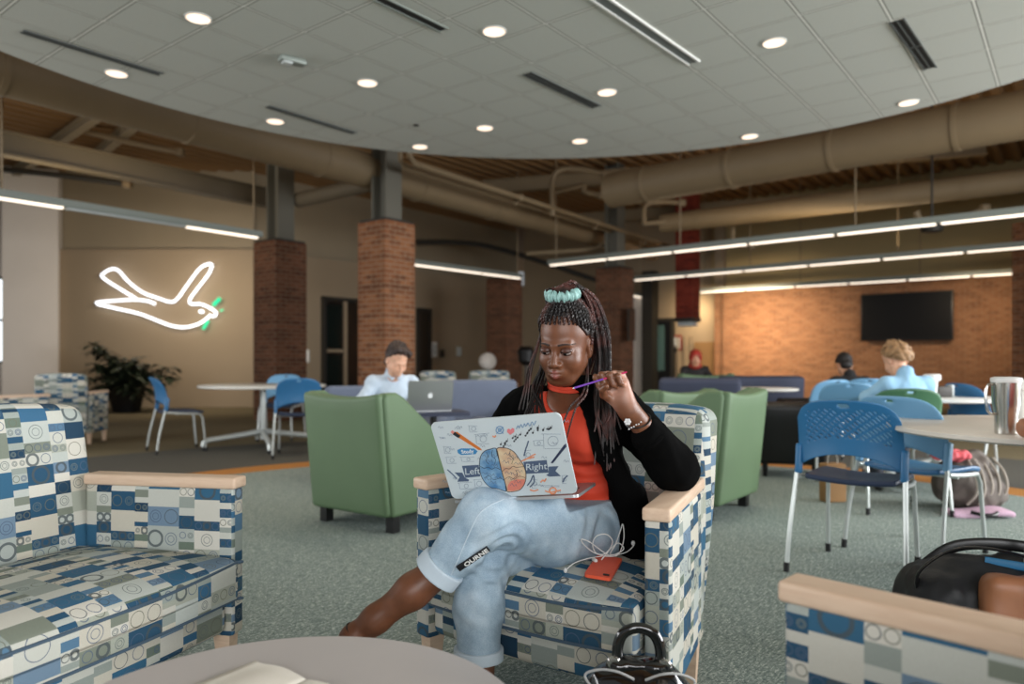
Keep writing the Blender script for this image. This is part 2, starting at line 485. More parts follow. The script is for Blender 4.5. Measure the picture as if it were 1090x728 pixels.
def tile_mat():
    t = NT('ceiling_tiles'); o = t.sep(t.coord())
    ca, sa = math.cos(ANG), math.sin(ANG)
    u = t.math('ADD', t.math('MULTIPLY', o[0], ca), t.math('MULTIPLY', o[1], -sa))     # across d2 lines
    v = t.math('ADD', t.math('MULTIPLY', o[0], sa), t.math('MULTIPLY', o[1], ca))
    S = .462
    fu = t.math('FRACT', t.math('ADD', t.math('DIVIDE', u, S), 20.0+TOU)); fv = t.math('FRACT', t.math('ADD', t.math('DIVIDE', v, S), 20.0+TOV))
    def near(f, w): return t.math('GREATER_THAN', t.math('ABSOLUTE', t.math('SUBTRACT', f, .5)), .5-w)
    line = t.math('MAXIMUM', near(fu, .016), near(fv, .016))
    edge = t.math('MAXIMUM', near(fu, .034), near(fv, .034))
    n = t.noise(t.coord(), 160, 2, .6)
    w = t.white(t.comb(t.math('FLOOR', t.math('ADD', t.math('DIVIDE', u, S), 20.0+TOU)), t.math('FLOOR', t.math('ADD', t.math('DIVIDE', v, S), 20.0+TOV)), 1.0))
    c = t.ramp(n, [(.35, srgb('b9bdb6')), (.65, srgb('ced1ca'))])
    c = t.mix(t.math('MULTIPLY', w, .10), c, srgb('aeb2ab'))
    c = t.mix(edge, c, srgb('85887f')); c = t.mix(line, c, srgb('dfe0da'))
    t.base(c); t.par(Roughness=.95); t.bs.inputs['Specular IOR Level'].default_value = .1
    t.bump(t.math('ADD', t.math('MULTIPLY', n, .4), t.math('SUBTRACT', 1, edge)), .35, .006)
    return t.m
def carpet_mat():
    t = NT('carpet'); c = t.coord(); o = t.sep(c)
    dx = t.math('SUBTRACT', o[0], CLX); dy = t.math('SUBTRACT', o[1], CLY)
    r = t.math('SQRT', t.math('ADD', t.math('MULTIPLY', dx, dx), t.math('MULTIPLY', dy, dy)))
    n1 = t.noise(c, 85, 5, .85); n2 = t.noise(c, 420, 2, .8)
    ca, sa = math.cos(ANG), math.sin(ANG)
    lu = t.math('ADD', t.math('MULTIPLY', o[0], ca*150), t.math('MULTIPLY', o[1], -sa*150))
    lv = t.math('ADD', t.math('MULTIPLY', o[0], sa*18), t.math('MULTIPLY', o[1], ca*18))
    n3 = t.noise(t.comb(lu, lv), 1.0, 3, .7)
    blend = t.math('ADD', t.math('MULTIPLY', n1, .5), t.math('ADD', t.math('MULTIPLY', n2, .25), t.math('MULTIPLY', n3, .25)))
    near_c = t.ramp(blend, [(.36, srgb('364344')), (.46, srgb('6c7a77')), (.52, srgb('8a9690')), (.58, srgb('d2d8d1'))])
    olive = t.ramp(blend, [(.36, srgb('625a46')), (.62, srgb('8a8067'))])
    grey = t.ramp(blend, [(.36, srgb('4a4a46')), (.62, srgb('6d6b64'))])
    orange = t.ramp(blend, [(.36, srgb('a06a38')), (.62, srgb('bf8a52'))])
    cc = t.mix(t.math('GREATER_THAN', r, 3.93), near_c, orange)
    cc = t.mix(t.math('GREATER_THAN', r, 4.28), cc, grey)
    cc = t.mix(t.math('GREATER_THAN', r, 6.2), cc, olive)
    t.base(cc); t.par(Roughness=1.0); t.bs.inputs['Specular IOR Level'].default_value = .05
    t.bump(blend, .45, .003)
    return t.m
ANG = math.atan2(.614, .789)        # the building's grid is turned about 38 degrees from the view
D1 = Vector((-.789, .614, 0)); D2 = Vector((.614, .789, 0))
CLX, CLY, CLR = .3, 3.9, 4.3
TOU, TOV = .15, .3
M['tiles'] = tile_mat(); M['carpet'] = carpet_mat()

# ================================================================ the room shell
def struct(mb, name, m, parent=None, **k):
    o = mb.build(name, m, parent, **k)
    if parent is None: o['kind'] = 'structure'
    return o
struct(MB().box((1, 12, -.05), (40, 36, .1)), 'floor', M['carpet'])
DECK = 5.3
# corrugated roof deck
def deck():
    mb = MB(); t = Vector((D1.x, D1.y, 0)); w = D2
    org = Vector((0, 14, 0)); prof = []
    k = -60
    x = -16.0
    while x < 16:
        prof += [(x, 0), (x+.11, 0), (x+.15, .09), (x+.26, .09)]; x += .30
    L_ = 17
    vs = []; fs = []
    for (a, z) in prof:
        for s_ in (-L_, L_):
            p = org + t*a + w*s_; vs.append((p.x, p.y, DECK+z))
    for i in range(len(prof)-1): fs.append((2*i, 2*i+1, 2*i+3, 2*i+2))
    b = len(vs)
    for (a, z) in prof:
        for s_ in (-L_, L_):
            p = org + t*a + w*s_; vs.append((p.x, p.y, DECK+z+.05))
    for i in range(len(prof)-1): fs.append((b+2*i, b+2*i+2, b+2*i+3, b+2*i+1))
    mb.add(vs, fs); return mb
M['deck'] = mat('deck_paint', '8a6a44', .8, var=.05, vscale=3)
struct(deck(), 'ceiling', M['deck'], smooth=20)

def wall_between(name, a, b, z0, z1, m, th=.2, side=1, parent=None):
    a, b = Vector(a), Vector(b); d = (b-a); L_ = d.length; ang = math.atan2(d.y, d.x)
    c = (a+b)/2 + Vector((-d.y, d.x)).normalized()*th/2*side
    mb = MB(); mb.box((0, 0, 0), (L_, th, z1-z0))
    o = mb.build(name, m, parent); o.location = (c.x, c.y, (z0+z1)/2); o.rotation_euler = (0, 0, ang)
    if parent is None: o['kind'] = 'structure'
    return o
wl = Vector((-10.2, 16.2)); wc = Vector((-5.75, 16.2)); d2 = Vector((D2.x, D2.y)); d1 = Vector((D1.x, D1.y))
ZT = 3.47
wall_between('wall_left', wl, wc, 0, ZT, M['wall_tan'], .25)
we = wc + d2*10.0
wall_between('wall_doors', wc, we, 0, ZT, M['wall_tan'], .25)
# the upper wall stands a little back
wall_between('wall_upper', wl + Vector((0, .3)), wc + Vector((-.1, .3)), ZT-.01, DECK+.1, M['wall_up'], .2)
wall_between('wall_upper.001', wc + Vector((-.2, .3)), we + Vector((-.2, .3)), ZT-.01, DECK+.1, M['wall_up'], .2)
wall_between('trim_1', wl + Vector((0, .02)), wc + Vector((0, .02)), ZT, ZT+.04, M['wall_tan'], .5)
wall_between('trim_2', wc, we, ZT, ZT+.04, M['wall_tan'], .5)
# pale pier at far left with the window beside it
pl = Vector((-10.9, 15.6)); pr = Vector((-9.95, 16.0))
wall_between('wall_pier', pl, pr, 0, 5.2, M['wall_white'], .5)
wall_between('wall_far_left', (-15.5, 16.5), (-10.7, 16.5), 0, 1.0, M['wall_white'], .2)
wall_between('wall_far_left.001', (-15.5, 16.5), (-10.7, 16.5), 2.9, 5.2, M['wall_white'], .2)
M['pane'] = mat('bright_pane', 'f4f8fb', .3, emit='e8f1f7', es=1.4)
win = MB().box((-13.1, 16.6, 1.95), (4.8, .03, 1.9)).build('window_1', M['pane']); win['kind'] = 'structure'
fr = MB()
for z in (1.0, 1.95, 2.9): fr.box((-13.1, 16.52, z), (4.8, .06, .06))
for i in range(5): fr.box((-15.3+i*1.1, 16.52, 1.95), (.06, .06, 1.9))
fr.build('window_frame', M['darkmetal'], win)
# far end wall of the hall
fe = we + Vector((.789, -.614))*6.8
wall_between('wall_far', we, fe, 0, DECK+.1, M['wall_tan'], .25)
# brick wall with the television
bw_l = Vector((5.45, 19.65)); bw_r = bw_l - d1*9.0
wall_between('wall_brick', bw_l, bw_r, 0, 2.92, M['brick_w'], .3)
wall_between('wall_brick_upper', bw_l + Vector((0, .25)), bw_r + Vector((0, .25)), 2.92, DECK+.1, M['wall_khaki'], .3)
wall_between('trim_3', bw_l + Vector((0, .02)), bw_r + Vector((0, .02)), 2.92, 2.97, M['wall_khaki'], .4)
wall_between('wall_return', bw_l, bw_l + d2*3, 0, DECK+.1, M['wall_tan'], .25, side=-1)
wall_between('wall_right', G(1076, 500, 0).xy*0 + Vector((9.35, 13.65)), (10.6, 11.6), 0, 3.6, M['brick'], .4)

# doors in the door wall: position along the wall from its pixel column
def on_line(px, a, d):
    k = (px-CX)/F      # X = k*Y
    t = (k*a.y - a.x)/(d.x - k*d.y)
    return a + d*t
dang = math.atan2(d2.y, d2.x)
def door(idx, pa, pb, h, panes=True):
    a = on_line(pa, wc, d2); b = on_line(pb, wc, d2); c = (a+b)/2; w = (b-a).length
    o = MB().box((0, -.02, h/2), (w, .08, h)).build('door_%d' % idx, M['dark']); o['kind'] = 'structure'
    o.location = (c.x, c.y, 0); o.rotation_euler = (0, 0, dang)
    f = MB()
    for s_ in (-1, 1): f.box((s_*w/2, -.05, h/2), (.09, .1, h))
    f.box((0, -.05, h), (w+.09, .1, .09)); f.build('door_frame', M['darkmetal'], o)
    if panes:
        g = MB(); g.box((-w*.22, -.075, h*.73), (w*.40, .02, h*.42)); g.box((-w*.22, -.075, h*.28), (w*.40, .02, h*.36)); g.build('door_pane', M['glass_dark'], o)
        MB().box((w*.06, -.08, h/2), (w*.08, .05, h*.96)).box((-w*.22, -.09, h*.5), (w*.42, .03, .07)).build('door_stile', M['wall_tan'], o)
    return o
M['glass_dark'] = mat('dark_glass', '18211f', .08, spec=.8)
door(1, 343, 382, 2.55)
door(2, 444, 456, 2.45, False)
# door in the far wall
dfar = Vector((.789, -.614))
a = on_line(700, we, dfar); b = on_line(717, we, dfar); c = (a+b)/2; w = (b-a).length
do = MB().box((0, -.02, 1.1), (w, .08, 2.2)).build('door_3', M['dark']); do['kind'] = 'structure'
do.location = (c.x, c.y, 0); do.rotation_euler = (0, 0, math.atan2(dfar.y, dfar.x))
M['teal_pane'] = mat('teal_pane', '4d6a68', .2)
MB().box((-w*.2, -.08, 1.4), (w*.4, .03, 1.3)).build('door_pane', M['teal_pane'], do)
f = MB()
for s_ in (-1, 1): f.box((s_*w/2, -.06, 1.1), (.1, .1, 2.2))
f.box((0, -.06, 2.2), (w+.1, .1, .1)); f.build('door_frame', M['darkmetal'], do)
# a paler strip of wall and the brown panel beside it
a = on_line(741, we, dfar); b = on_line(762, we, dfar)
wall_between('trim_4', a, b, 0, 1.55, M['deck'], .12, side=-1)
for i, px in enumerate((722, 729, 736)):
    a = on_line(px, we, dfar); b = on_line(px+1.5, we, dfar)
    wall_between('trim_%d' % (5+i), a, b, .3, 1.7, M['wall_tan'], .08, side=-1)
a = on_line(676, we, dfar); b = on_line(690, we, dfar)
wall_between('wall_pale_strip', a, b, 0, 3.0, M['wall_white'], .15, side=-1)
a = on_line(690, we, dfar); b = on_line(701, we, dfar)
wall_between('wall_dark_pier', a, b, 0, 3.6, M['darkmetal'], .4, side=-1)

# ---- columns: brick shaft with painted steel above
def column(n, px_near, Y, w, ztop, m, post=True, label=None, zpost=DECK):
    X = (px_near-CX)/F*Y
    c = Vector((X, Y)) + (d1 + d2)*w/2
    r = thing('brick_column', label, 'column', (c.x, c.y, 0), ANG + 0, 'brick columns of the hall' if False else None)
    r.rotation_euler.z = math.atan2(d2.y, d2.x)
    MB().box((0, 0, ztop/2), (w, w, ztop)).build('brick_shaft', m, r)
    MB().box((0, 0, ztop+.02), (w*.94, w*.94, .04)).build('cap', M['darkmetal'], r)
    if post:
        p = MB(); s_ = w*.26
        h = zpost-ztop
        p.box((0, s_*.95, ztop+h/2), (s_*2, .03, h)).box((0, -s_*.95, ztop+h/2), (s_*2, .03, h)).box((0, 0, ztop+h/2), (.03, s_*1.9, h))
        p.build('steel_post', M['steel_grey'], r)
    return r
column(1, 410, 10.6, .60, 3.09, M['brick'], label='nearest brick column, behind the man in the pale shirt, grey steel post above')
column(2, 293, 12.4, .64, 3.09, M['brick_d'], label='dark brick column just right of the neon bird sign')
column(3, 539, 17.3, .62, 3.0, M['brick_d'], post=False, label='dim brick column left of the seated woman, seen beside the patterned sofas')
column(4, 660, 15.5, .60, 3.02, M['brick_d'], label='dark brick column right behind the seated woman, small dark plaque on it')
# plaque on that column
pq = thing('wall_plaque', 'small dark plaque fixed to the brick column behind the woman', 'plaque', (0, 0, 0))
c = P(666, 345, 15.3); pq.location = (c.x+.12, c.y+.12, c.z); pq.rotation_euler = (0, 0, dang)
MB().box((0, -.02, 0), (.30, .03, .68)).build('frame', M['darkmetal'], pq)
MB().box((0, -.04, .0), (.24, .012, .60)).build('panel', mat('plaque_face', '3a2a22', .5), pq)
# hanging red pier
rp = thing('hanging_banner_pier', 'red painted hanging brick pier with a pale lamp at its foot, right of centre', 'pier', (P(732, 290, 17).x, 17.0, 0), dang)
M['redpaint'] = brick_mat('red_painted_brick', ('7a2f22', '6c281e', '54201a', '8a3a2a'), '6b3a2e')
MB().box((0, 0, 3.6), (.42, .42, 3.2)).build('shaft', M['redpaint'], rp)
MB().box((0, 0, 1.98), (.46, .46, .09)).build('collar', M['darkmetal'], rp)
MB().box((0, 0, 1.88), (.36, .36, .10), bev=.02).build('lamp_lens', M['tube_off'], rp)

# ---- floating round ceiling with tiles
cl = MB().lathe([(CLR, 0), (CLR, .16), (CLR-.05, .2)], c=(CLX, CLY, 3.3), n=160)
o = cl.build('ceiling_disc', M['tiles']); o['kind'] = 'structure'
M['rim'] = mat('dark_ceiling_rim', '3b352b', .8)
struct(MB().lathe([(CLR+.02, .012), (CLR+.02, .22)], c=(CLX, CLY, 3.3), n=160), 'trim_9', M['rim'])

def place_tag(o, label, cat, group=None): return tag(o, label, cat, group)
DL = [(211,19,'in the top left corner of the ceiling disc'),(124,78,'nearest the left rim of the ceiling disc'),(526,33,'at top centre of the ceiling disc'),(391,88,'between two dark slots left of centre'),
      (293,129,'just left of a dark slot near the left rim'),(447,156,'at the far rim above the nearest brick column'),(516,136,'near the far rim left of the middle'),(646,98,'at the end of a short dark slot right of centre'),
      (617,150,'at the far rim above the seated woman'),(824,45,'at the top right of the ceiling disc'),(967,109,'at the right rim, below the double slot'),(798,145,'at the far right rim above the ducts')]
def downlight(loc, label):
    r = thing('recessed_downlight', 'round lit recessed downlight ' + label, 'ceiling light', loc, 0, 'round downlights in the ceiling disc')
    MB().lathe([(.086, -.001), (.086, -.005), (.077, -.008), (.075, -.001)], n=28).build('trim_ring', M['white'], r)
    MB().lathe([(.075, -.006), (.02, -.007)], n=28).build('lens', M['down_on'], r)
    return r
d0 = None
for px, py, lb in DL:
    p = G(px, py, 3.3)
    if d0 is None: d0 = downlight(p, lb)
    else: dup(d0, p, 0, 'round lit recessed downlight ' + lb)
# slot diffusers
SL = [((25,33),(170,78),.045,2,'long thin dark air slot near the left rim of the ceiling disc'),((286,113),(377,141),.045,2,'thin dark air slot near the far left rim, right of a downlight'),
      ((404,-2),(472,31),.06,1,'dark air slot at the top edge left of centre'),((562,78),(635,113),.07,2,'short dark air slot right of centre beside a downlight'),
      ((955,22),(990,72),.07,2,'short double air slot at the right of the ceiling disc')]
M['slot'] = mat('slot_black', '1b1d1c', .7)
for a_, b_, w, n, lb in SL:
    A, B = G(*a_, 3.3), G(*b_, 3.3); d = B-A; L_ = d.length
    r = thing('slot_diffuser', lb, 'air vent', (A+B)/2, math.atan2(d.y, d.x), 'linear air slots in the ceiling disc')
    MB().box((0, 0, -.003), (L_, w, .006)).build('slot_opening', M['slot'], r)
    f = MB(); f.box((0, w/2+.006, -.004), (L_+.02, .012, .012)); f.box((0, -w/2-.006, -.004), (L_+.02, .012, .012))
    if n > 1: f.box((0, 0, -.006), (L_, .008, .008)); f.box((0, 0, -.005), (.02, w, .010))
    f.build('slot_frame', M['housing'] if n < 2 else mat('slot_trim', '4c504e', .6), r)
A, B = G(636, -4, 3.3), G(738, 66, 3.3); d = B-A; L_ = d.length
r = thing('recessed_track', 'long pale recessed channel in the ceiling disc right of centre', 'ceiling channel', (A+B)/2, math.atan2(d.y, d.x))
MB().box((0, 0, -.003), (L_, .075, .006)).build('slot_opening', mat('channel_grey', '6e7574', .7), r)
MB().box((0, .045, -.006), (L_+.02, .016, .014)).box((0, -.045, -.006), (L_+.02, .016, .014)).build('slot_frame', M['white'], r)
p = G(311, 62, 3.3)
r = thing('ceiling_sensor', 'small white box sensor under the left part of the ceiling disc', 'sensor', p, ANG)
MB().box((0, 0, -.02), (.2, .09, .04), bev=.012).build('housing', M['housing'], r)
MB().box((-.04, 0, -.045), (.07, .07, .02), bev=.006).build('lens_cover', M['tube_off'], r)
p = G(443, 133, 3.3)
r = thing('sprinkler_head', 'tiny dark sprinkler dot in a ceiling tile above the nearest column', 'sprinkler', p, 0)
MB().lathe([(.028, .002), (.028, -.008), (.012, -.014)], n=16).build('escutcheon', M['darkmetal'], r)

# ---- ducts, beams and pipes
def bar_between(name, a, b, r, m, label, cat, group=None, n=24, flanges=0, hang=0):
    a, b = Vector(a), Vector(b); d = b-a
    t = thing(name, label, cat, a, 0, group)
    mb = MB().tube([Vector((0, 0, 0)), d*.25, d*.5, d*.75, d], r, n); mb.build('pipe_run' if r < .1 else 'duct_body', m, t)
    if flanges:
        for i in range(flanges):
            q = d*((i+.5)/flanges); u = d.normalized()*.03
            MB().tube([q-u, q+u], r*1.04, n).build('flange_ring', m, t)

    return t
zL = 3.95
a = G(0, 72, zL); b = G(700, 268, zL)
dirL = (b-a).normalized()
bar_between('air_duct', a - dirL*3, b - dirL*.3, .27, M['duct'], 'long round painted duct running from the left edge behind the nearest column', 'duct', flanges=9)
a = G(1090, 122, zL); b = G(650, 203, zL); dR = (a-b).normalized()
bar_between('air_duct', b, a + dR*3, .29, M['duct'], 'thick round duct nearest under the right rim of the ceiling disc', 'duct', flanges=6)
a = G(1090, 192, zL-.1); b = G(705, 238, zL-.1); dR = (a-b).normalized()
bar_between('air_duct', b, a + dR*3, .19, M['duct'], 'thinner round duct running behind the thick one at right', 'duct', flanges=6)
a = G(318, 213, 3.9); b = G(404, 193, 3.9)
bar_between('air_duct', a, b, .13, M['beam'], 'short dark branch duct between the two left brick columns', 'duct')
# beam on the left column row
def ibeam(a, b, w, h, m, label, zc=None):
    a, b = Vector(a), Vector(b); d = b-a; L_ = d.length
    r = thing('roof_beam', label, 'beam', ((a+b)/2), math.atan2(d.y, d.x))
    MB().box((0, 0, h/2), (L_, w, .03)).box((0, 0, -h/2), (L_, w, .03)).build('flange', m, r)
    MB().box((0, 0, 0), (L_, .04, h)).build('web', m, r)
    return r
zb = 4.1
a = G(0, 152, zb); b = G(290, 212, zb); dd = (b-a).normalized()
ibeam(a - dd*2.5, b + dd*.1, .2, .32, M['beam'], 'dark steel beam running from the left edge to the dark column')
for i, (p1, p2, z, lb) in enumerate([((640, 232), (1090, 196), 4.6, 'steel beam behind the ducts at right'), ((560, 196), (860, 172), 4.9, 'steel beam directly under the deck at right'),
                                     ((800, 262), (1090, 236), 4.4, 'steel beam furthest back above the right pendant lights')]):
    a = G(*p1, z); b = G(*p2, z); dd = (b-a).normalized(); ibeam(a - dd, b + dd*3, .18, .26, M['duct'], lb)
# beams seen at upper left under the planks
for i, (p1, p2, z, lb) in enumerate([((95, 172), (190, 92), 5.1, 'pale diagonal joist under the deck at upper left'), ((-20, 205), (70, 150), 5.1, 'pale diagonal joist at the far left edge'),
                                     ((40, 165), (135, 100), 5.1, 'second pale joist under the deck at upper left')]):
    a = G(*p1, z); b = G(*p2, z); ibeam(a, b, .14, .16, M['wall_up'], lb)
# pipes that bend off the nearest column
for k, (off, lb) in enumerate([(0, 'upper of the two thin pipes bending off the nearest column'), (1, 'lower of the two thin pipes bending off the nearest column')]):
    z = 3.85
    a = G(436 + off*-10, 172 + off*5, z); b = G(712, 262 + off*4, z)
    t = thing('conduit_pipe', lb, 'pipe', a)
    pts = [Vector((0, 0, .55)), Vector((0, 0, .08))] + [Vector((0, 0, 0)) + (b-a)*.012] + [(b-a)*.3, (b-a)*.6, b-a]
    MB().tube(pts, .045 if off == 0 else .035, 10).build('pipe_run', M['duct'], t)
    for q in (.3, .6, .85): MB().ball((b-a)*q, .07, 10).build('coupling', M['duct'], t)
# box frames of pipe near the middle
for k, (pts, Y, lb) in enumerate([([(588,230),(590,186),(616,180),(644,186)], 13.5, 'bent pipe frame above the seated woman, left'), ([(590,205),(620,198),(622,204),(640,208)], 13.6, 'short pipe bracket under the bent frame'),
                                  ([(686,240),(687,219),(706,215),(726,216)], 14.8, 'bent pipe frame right of the column post'), ([(688,238),(715,235),(733,232)], 14.8, 'short pipe bracket right of the column post'),
                                  ([(0,180),(60,186),(136,196)], 12.5, 'thin pipe rail above the left pendant light'), ([(92,140),(140,152),(192,162)], 13.0, 'thin sprinkler pipe under the deck at upper left'),
                                  ([(560,270),(620,266),(640,262)], 16.5, 'curved hose pipe left of the dark column post'), ([(443,258),(520,262),(640,300)], 20, 'dark cable tray behind the middle pendant light'),
                                  ([(975,225),(985,240),(1010,236),(1030,230),(1048,222)], 12, 'branch pipe fittings at upper right'), ([(780,242),(782,258),(800,262)], 15, 'pipe elbow over the first right pendant light')]):
    w = [P(x, y, Y) for x, y in pts]
    t = thing('pipe_frame', lb, 'pipe', w[0])
    MB().tube(spline([q - w[0] for q in w], 6), .05 if k != 7 else .07, 8).build('pipe_run', M['duct'] if k not in (7, 4) else M['darkmetal'], t)
    MB().box((w[-1]-w[0]), (.14, .14, .14), bev=.03).build('fitting', M['duct'], t)
# round speaker under the right beams
p = P(992, 240, 11.5)
t = thing('ceiling_speaker', 'dark round hanging speaker above the right pendant lights', 'speaker', p)
MB().lathe([(.14, -.1), (.18, 0), (.17, .06), (.05, .10)], n=24).build('shell', M['darkmetal'], t)
MB().tube([(0, 0, .1), (0, 0, DECK-p.z)], .02, 6).build('hanger_rods', M['darkmetal'], t)
M['ledge'] = None
# ---- pendant linear lights
def pendant(a, b, label, segs, cables, hs=.035):
    a, b = Vector(a), Vector(b); d = b-a; L_ = d.length
    r = thing('linear_pendant_light', label, 'pendant light', a, math.atan2(d.y, d.x), 'linear pendant lights')
    MB().prism([(-.06, 0), (.06, 0), (.075, .03), (.065, .09), (-.065, .09), (-.075, .03)], 0, L_, Matrix(((0, 0, 1, 0), (1, 0, 0, 0), (0, 1, 0, 0), (0, 0, 0, 1)))).build('housing', M['housing'], r)
    for (s0, s1, on) in segs:
        MB().box(((s0+s1)/2*L_, 0, -.012), ((s1-s0)*L_, .075, .022), bev=.008).build('lamp_tube', M['tube_on'] if on else M['tube_off'], r)
    for c in cables: MB().tube([(c*L_, 0, .07), (c*L_, 0, DECK-a.z)], .012, 6).build('suspension_cable', M['duct'], r)
    return r
ZP = 2.9
a = G(-40, 204, ZP); b = G(277, 253, ZP)
pendant(a, b, 'long grey pendant light at the left edge, partly unlit, in front of the neon bird', [(0, .27, 1), (.28, .68, 0), (.69, .985, 1)], (.1, .97))
a = G(430, 280, ZP); b = G(554, 296, ZP)
pendant(a, b, 'short lit pendant light right of the nearest brick column', [(0, .32, 1), (.33, .62, 1), (.64, .99, 1)], (.97,))
a = G(640, 310, ZP); b = G(704, 319, ZP)
pendant(a, b, 'small far pendant light just right of the dark column', [(0, .5, 1), (.51, .99, 1)], (.95,))
for (p1, p2, lb) in [((585, 282), (1130, 223.5), 'first and nearest of the three long pendant rows at right'), ((675, 298), (1130, 259.5), 'second of the three long pendant rows at right'), ((745, 311), (1110, 289), 'furthest of the three long pendant rows at right, against the brick wall')]:
    zp = 2.78 if p1[0] == 745 else ZP
    a = G(*p1, zp); b = G(*p2, zp); L_ = (b-a).length; n = max(4, int(round(L_/1.25)))
    pendant(a, b, lb, [((i+.02)/n, (i+.97)/n, 1) for i in range(n)], (.02, .35, .7, .97))

# ---- television
a = Vector((9.6, 15.6)); 
tvd = -d1
pa = on_line(918, bw_l, tvd); pb = on_line(1016, bw_l, tvd); c = (pa+pb)/2; w = (pb-pa).length
ztop = H + (HOR-309)/F*pb.y; zbot = H + (HOR-362)/F*pb.y
tv = thing('wall_television', 'large black flat television on the brick wall', 'television', (c.x-.09, c.y-.11, (ztop+zbot)/2), math.atan2(tvd.y, tvd.x))
hh = ztop-zbot
MB().box((0, 0, 0), (w, .07, hh), bev=.015).build('case', M['dark'], tv)
MB().box((0, -.037, .01), (w-.06, .006, hh-.08)).build('screen', mat('tv_screen', '040405', .5, spec=.2), tv)
MB().box((0, .07, 0), (.5, .08, .4)).build('wall_bracket', M['darkmetal'], tv)

# ---- neon bird
M['neon'] = mat('white_neon', 'ffffff', .4, emit='f2f6ff', es=1.9)
M['neon_g'] = mat('green_neon', '20c090', .4, emit='12c488', es=1.0)
def zb_(x, y):  # zoomed pixel (scale 971/360, origin 0,150) to the wall plane
    return P(x/2.697, 150 + y/2.697, 16.05)
t = thing('neon_bird_sign', 'white neon line drawing of a flying dove with green olive twig on the tan wall', 'neon sign', P(168, 316, 16.19))
o0 = t.location
body = [(445,468),(425,460),(390,456),(340,458),(275,465),(330,480),(400,496),(450,515),(490,530),(530,535),(570,525),(600,505)]
wing = [(390,452),(350,428),(295,392),(300,378),(320,368),(340,372),(370,405),(410,435),(450,450),(490,462),(510,452),(540,410),(570,370),(590,356),(608,355),(600,380),(570,420),(545,455),(550,468),(575,468),(600,478),(620,492),(615,503),(600,500)]
for nm, ln in (('neon_tube', wing), ('neon_tube', body)):
    MB().tube(spline([zb_(*q)-o0 for q in ln], 5), 0.025, 8).build(nm, M['neon'], t)
MB().tube(spline([zb_(*q)-o0 for q in [(573,491),(578,489),(583,492)]], 4), .03, 8).build('neon_eye', M['neon'], t)
MB().tube([zb_(612,472)-o0, zb_(632,452)-o0], .04, 8).build('twig_leaf', M['neon_g'], t)
MB().tube([zb_(598,516)-o0, zb_(583,540)-o0], .035, 8).build('twig_leaf', M['neon_g'], t)
MB().tube([zb_(632,488)-o0, zb_(641,484)-o0], .02, 8).build('twig_leaf', M['neon_g'], t)
for q in ((390,452), (295,388), (490,462), (600,358), (530,535), (275,465)):
    w_ = zb_(*q)-o0; MB().tube([w_, w_ + Vector((0, .15, 0))], .012, 6).build('stand_off', M['white'], t)
# wall bits near the doors
def wall_item(px, py, lab, cat, w, h, m, a=wc, d=d2):
    q = on_line(px, a, d); z = H + (HOR-py)/F*q.y
    t = thing(cat.replace(' ', '_'), lab, cat, (q.x+.03, q.y-.06, z), math.atan2(d.y, d.x))
    MB().box((0, 0, 0), (w, .05, h), bev=.01).build('casing', m, t); MB().box((0, -.03, 0), (w*.7, .015, h*.7)).build('face_plate', M['tube_off'] if m is not M['dark'] else M['darkmetal'], t)
wall_item(461, 372, 'pale notice on the tan wall right of the narrow dark doorway', 'notice', .24, .42, M['white'])
wall_item(470, 376, 'small dark box on the tan wall beside the pale notice', 'alarm box', .15, .22, M['dark'])
wall_item(487, 374, 'small grey thermostat on the tan wall left of the dim column', 'thermostat', .26, .36, M['wall_up'])
wall_item(719, 365, 'small red alarm box by the far teal door', 'alarm box', .3, .45, mat('red_box', '7b2a1c', .5), we, dfar)
wall_item(718, 371, 'little dark switch plate under the red alarm box', 'switch', .16, .2, M['dark'], we, dfar)
t = thing('exit_light', 'pale box light on the tan wall beside the dark brick column', 'light', P(327, 379, 16.9))
MB().box((0, 0, 0), (.1, .08, .3), bev=.02).build('casing', M['white'], t)

# ---- window walls at either side of the hall, outside the picture
def window_wall(name, a, b, n):
    a, b = Vector(a), Vector(b); d = b-a; ang = math.atan2(d.y, d.x); L_ = d.length; c = (a+b)/2
    mb = MB(); mb.box((0, 0, .4), (L_, .25, .8)); mb.box((0, 0, 4.35), (L_, .25, 2.0))
    o = mb.build(name, M['wall_tan']); o.location = (c.x, c.y, 0); o.rotation_euler = (0, 0, ang); o['kind'] = 'structure'
    f = MB()
    for i in range(n+1): f.box((-L_/2 + L_*i/n, 0, 2.08), (.07, .12, 2.56))
    f.box((0, 0, 1.9), (L_, .08, .05)); f.build('window_frame', M['darkmetal'], o)
window_wall('wall_window_left', (-15.5, -7), (-15.5, 16.5), 12)
window_wall('wall_window_right', (12.6, -7), (12.6, 11.4), 10)
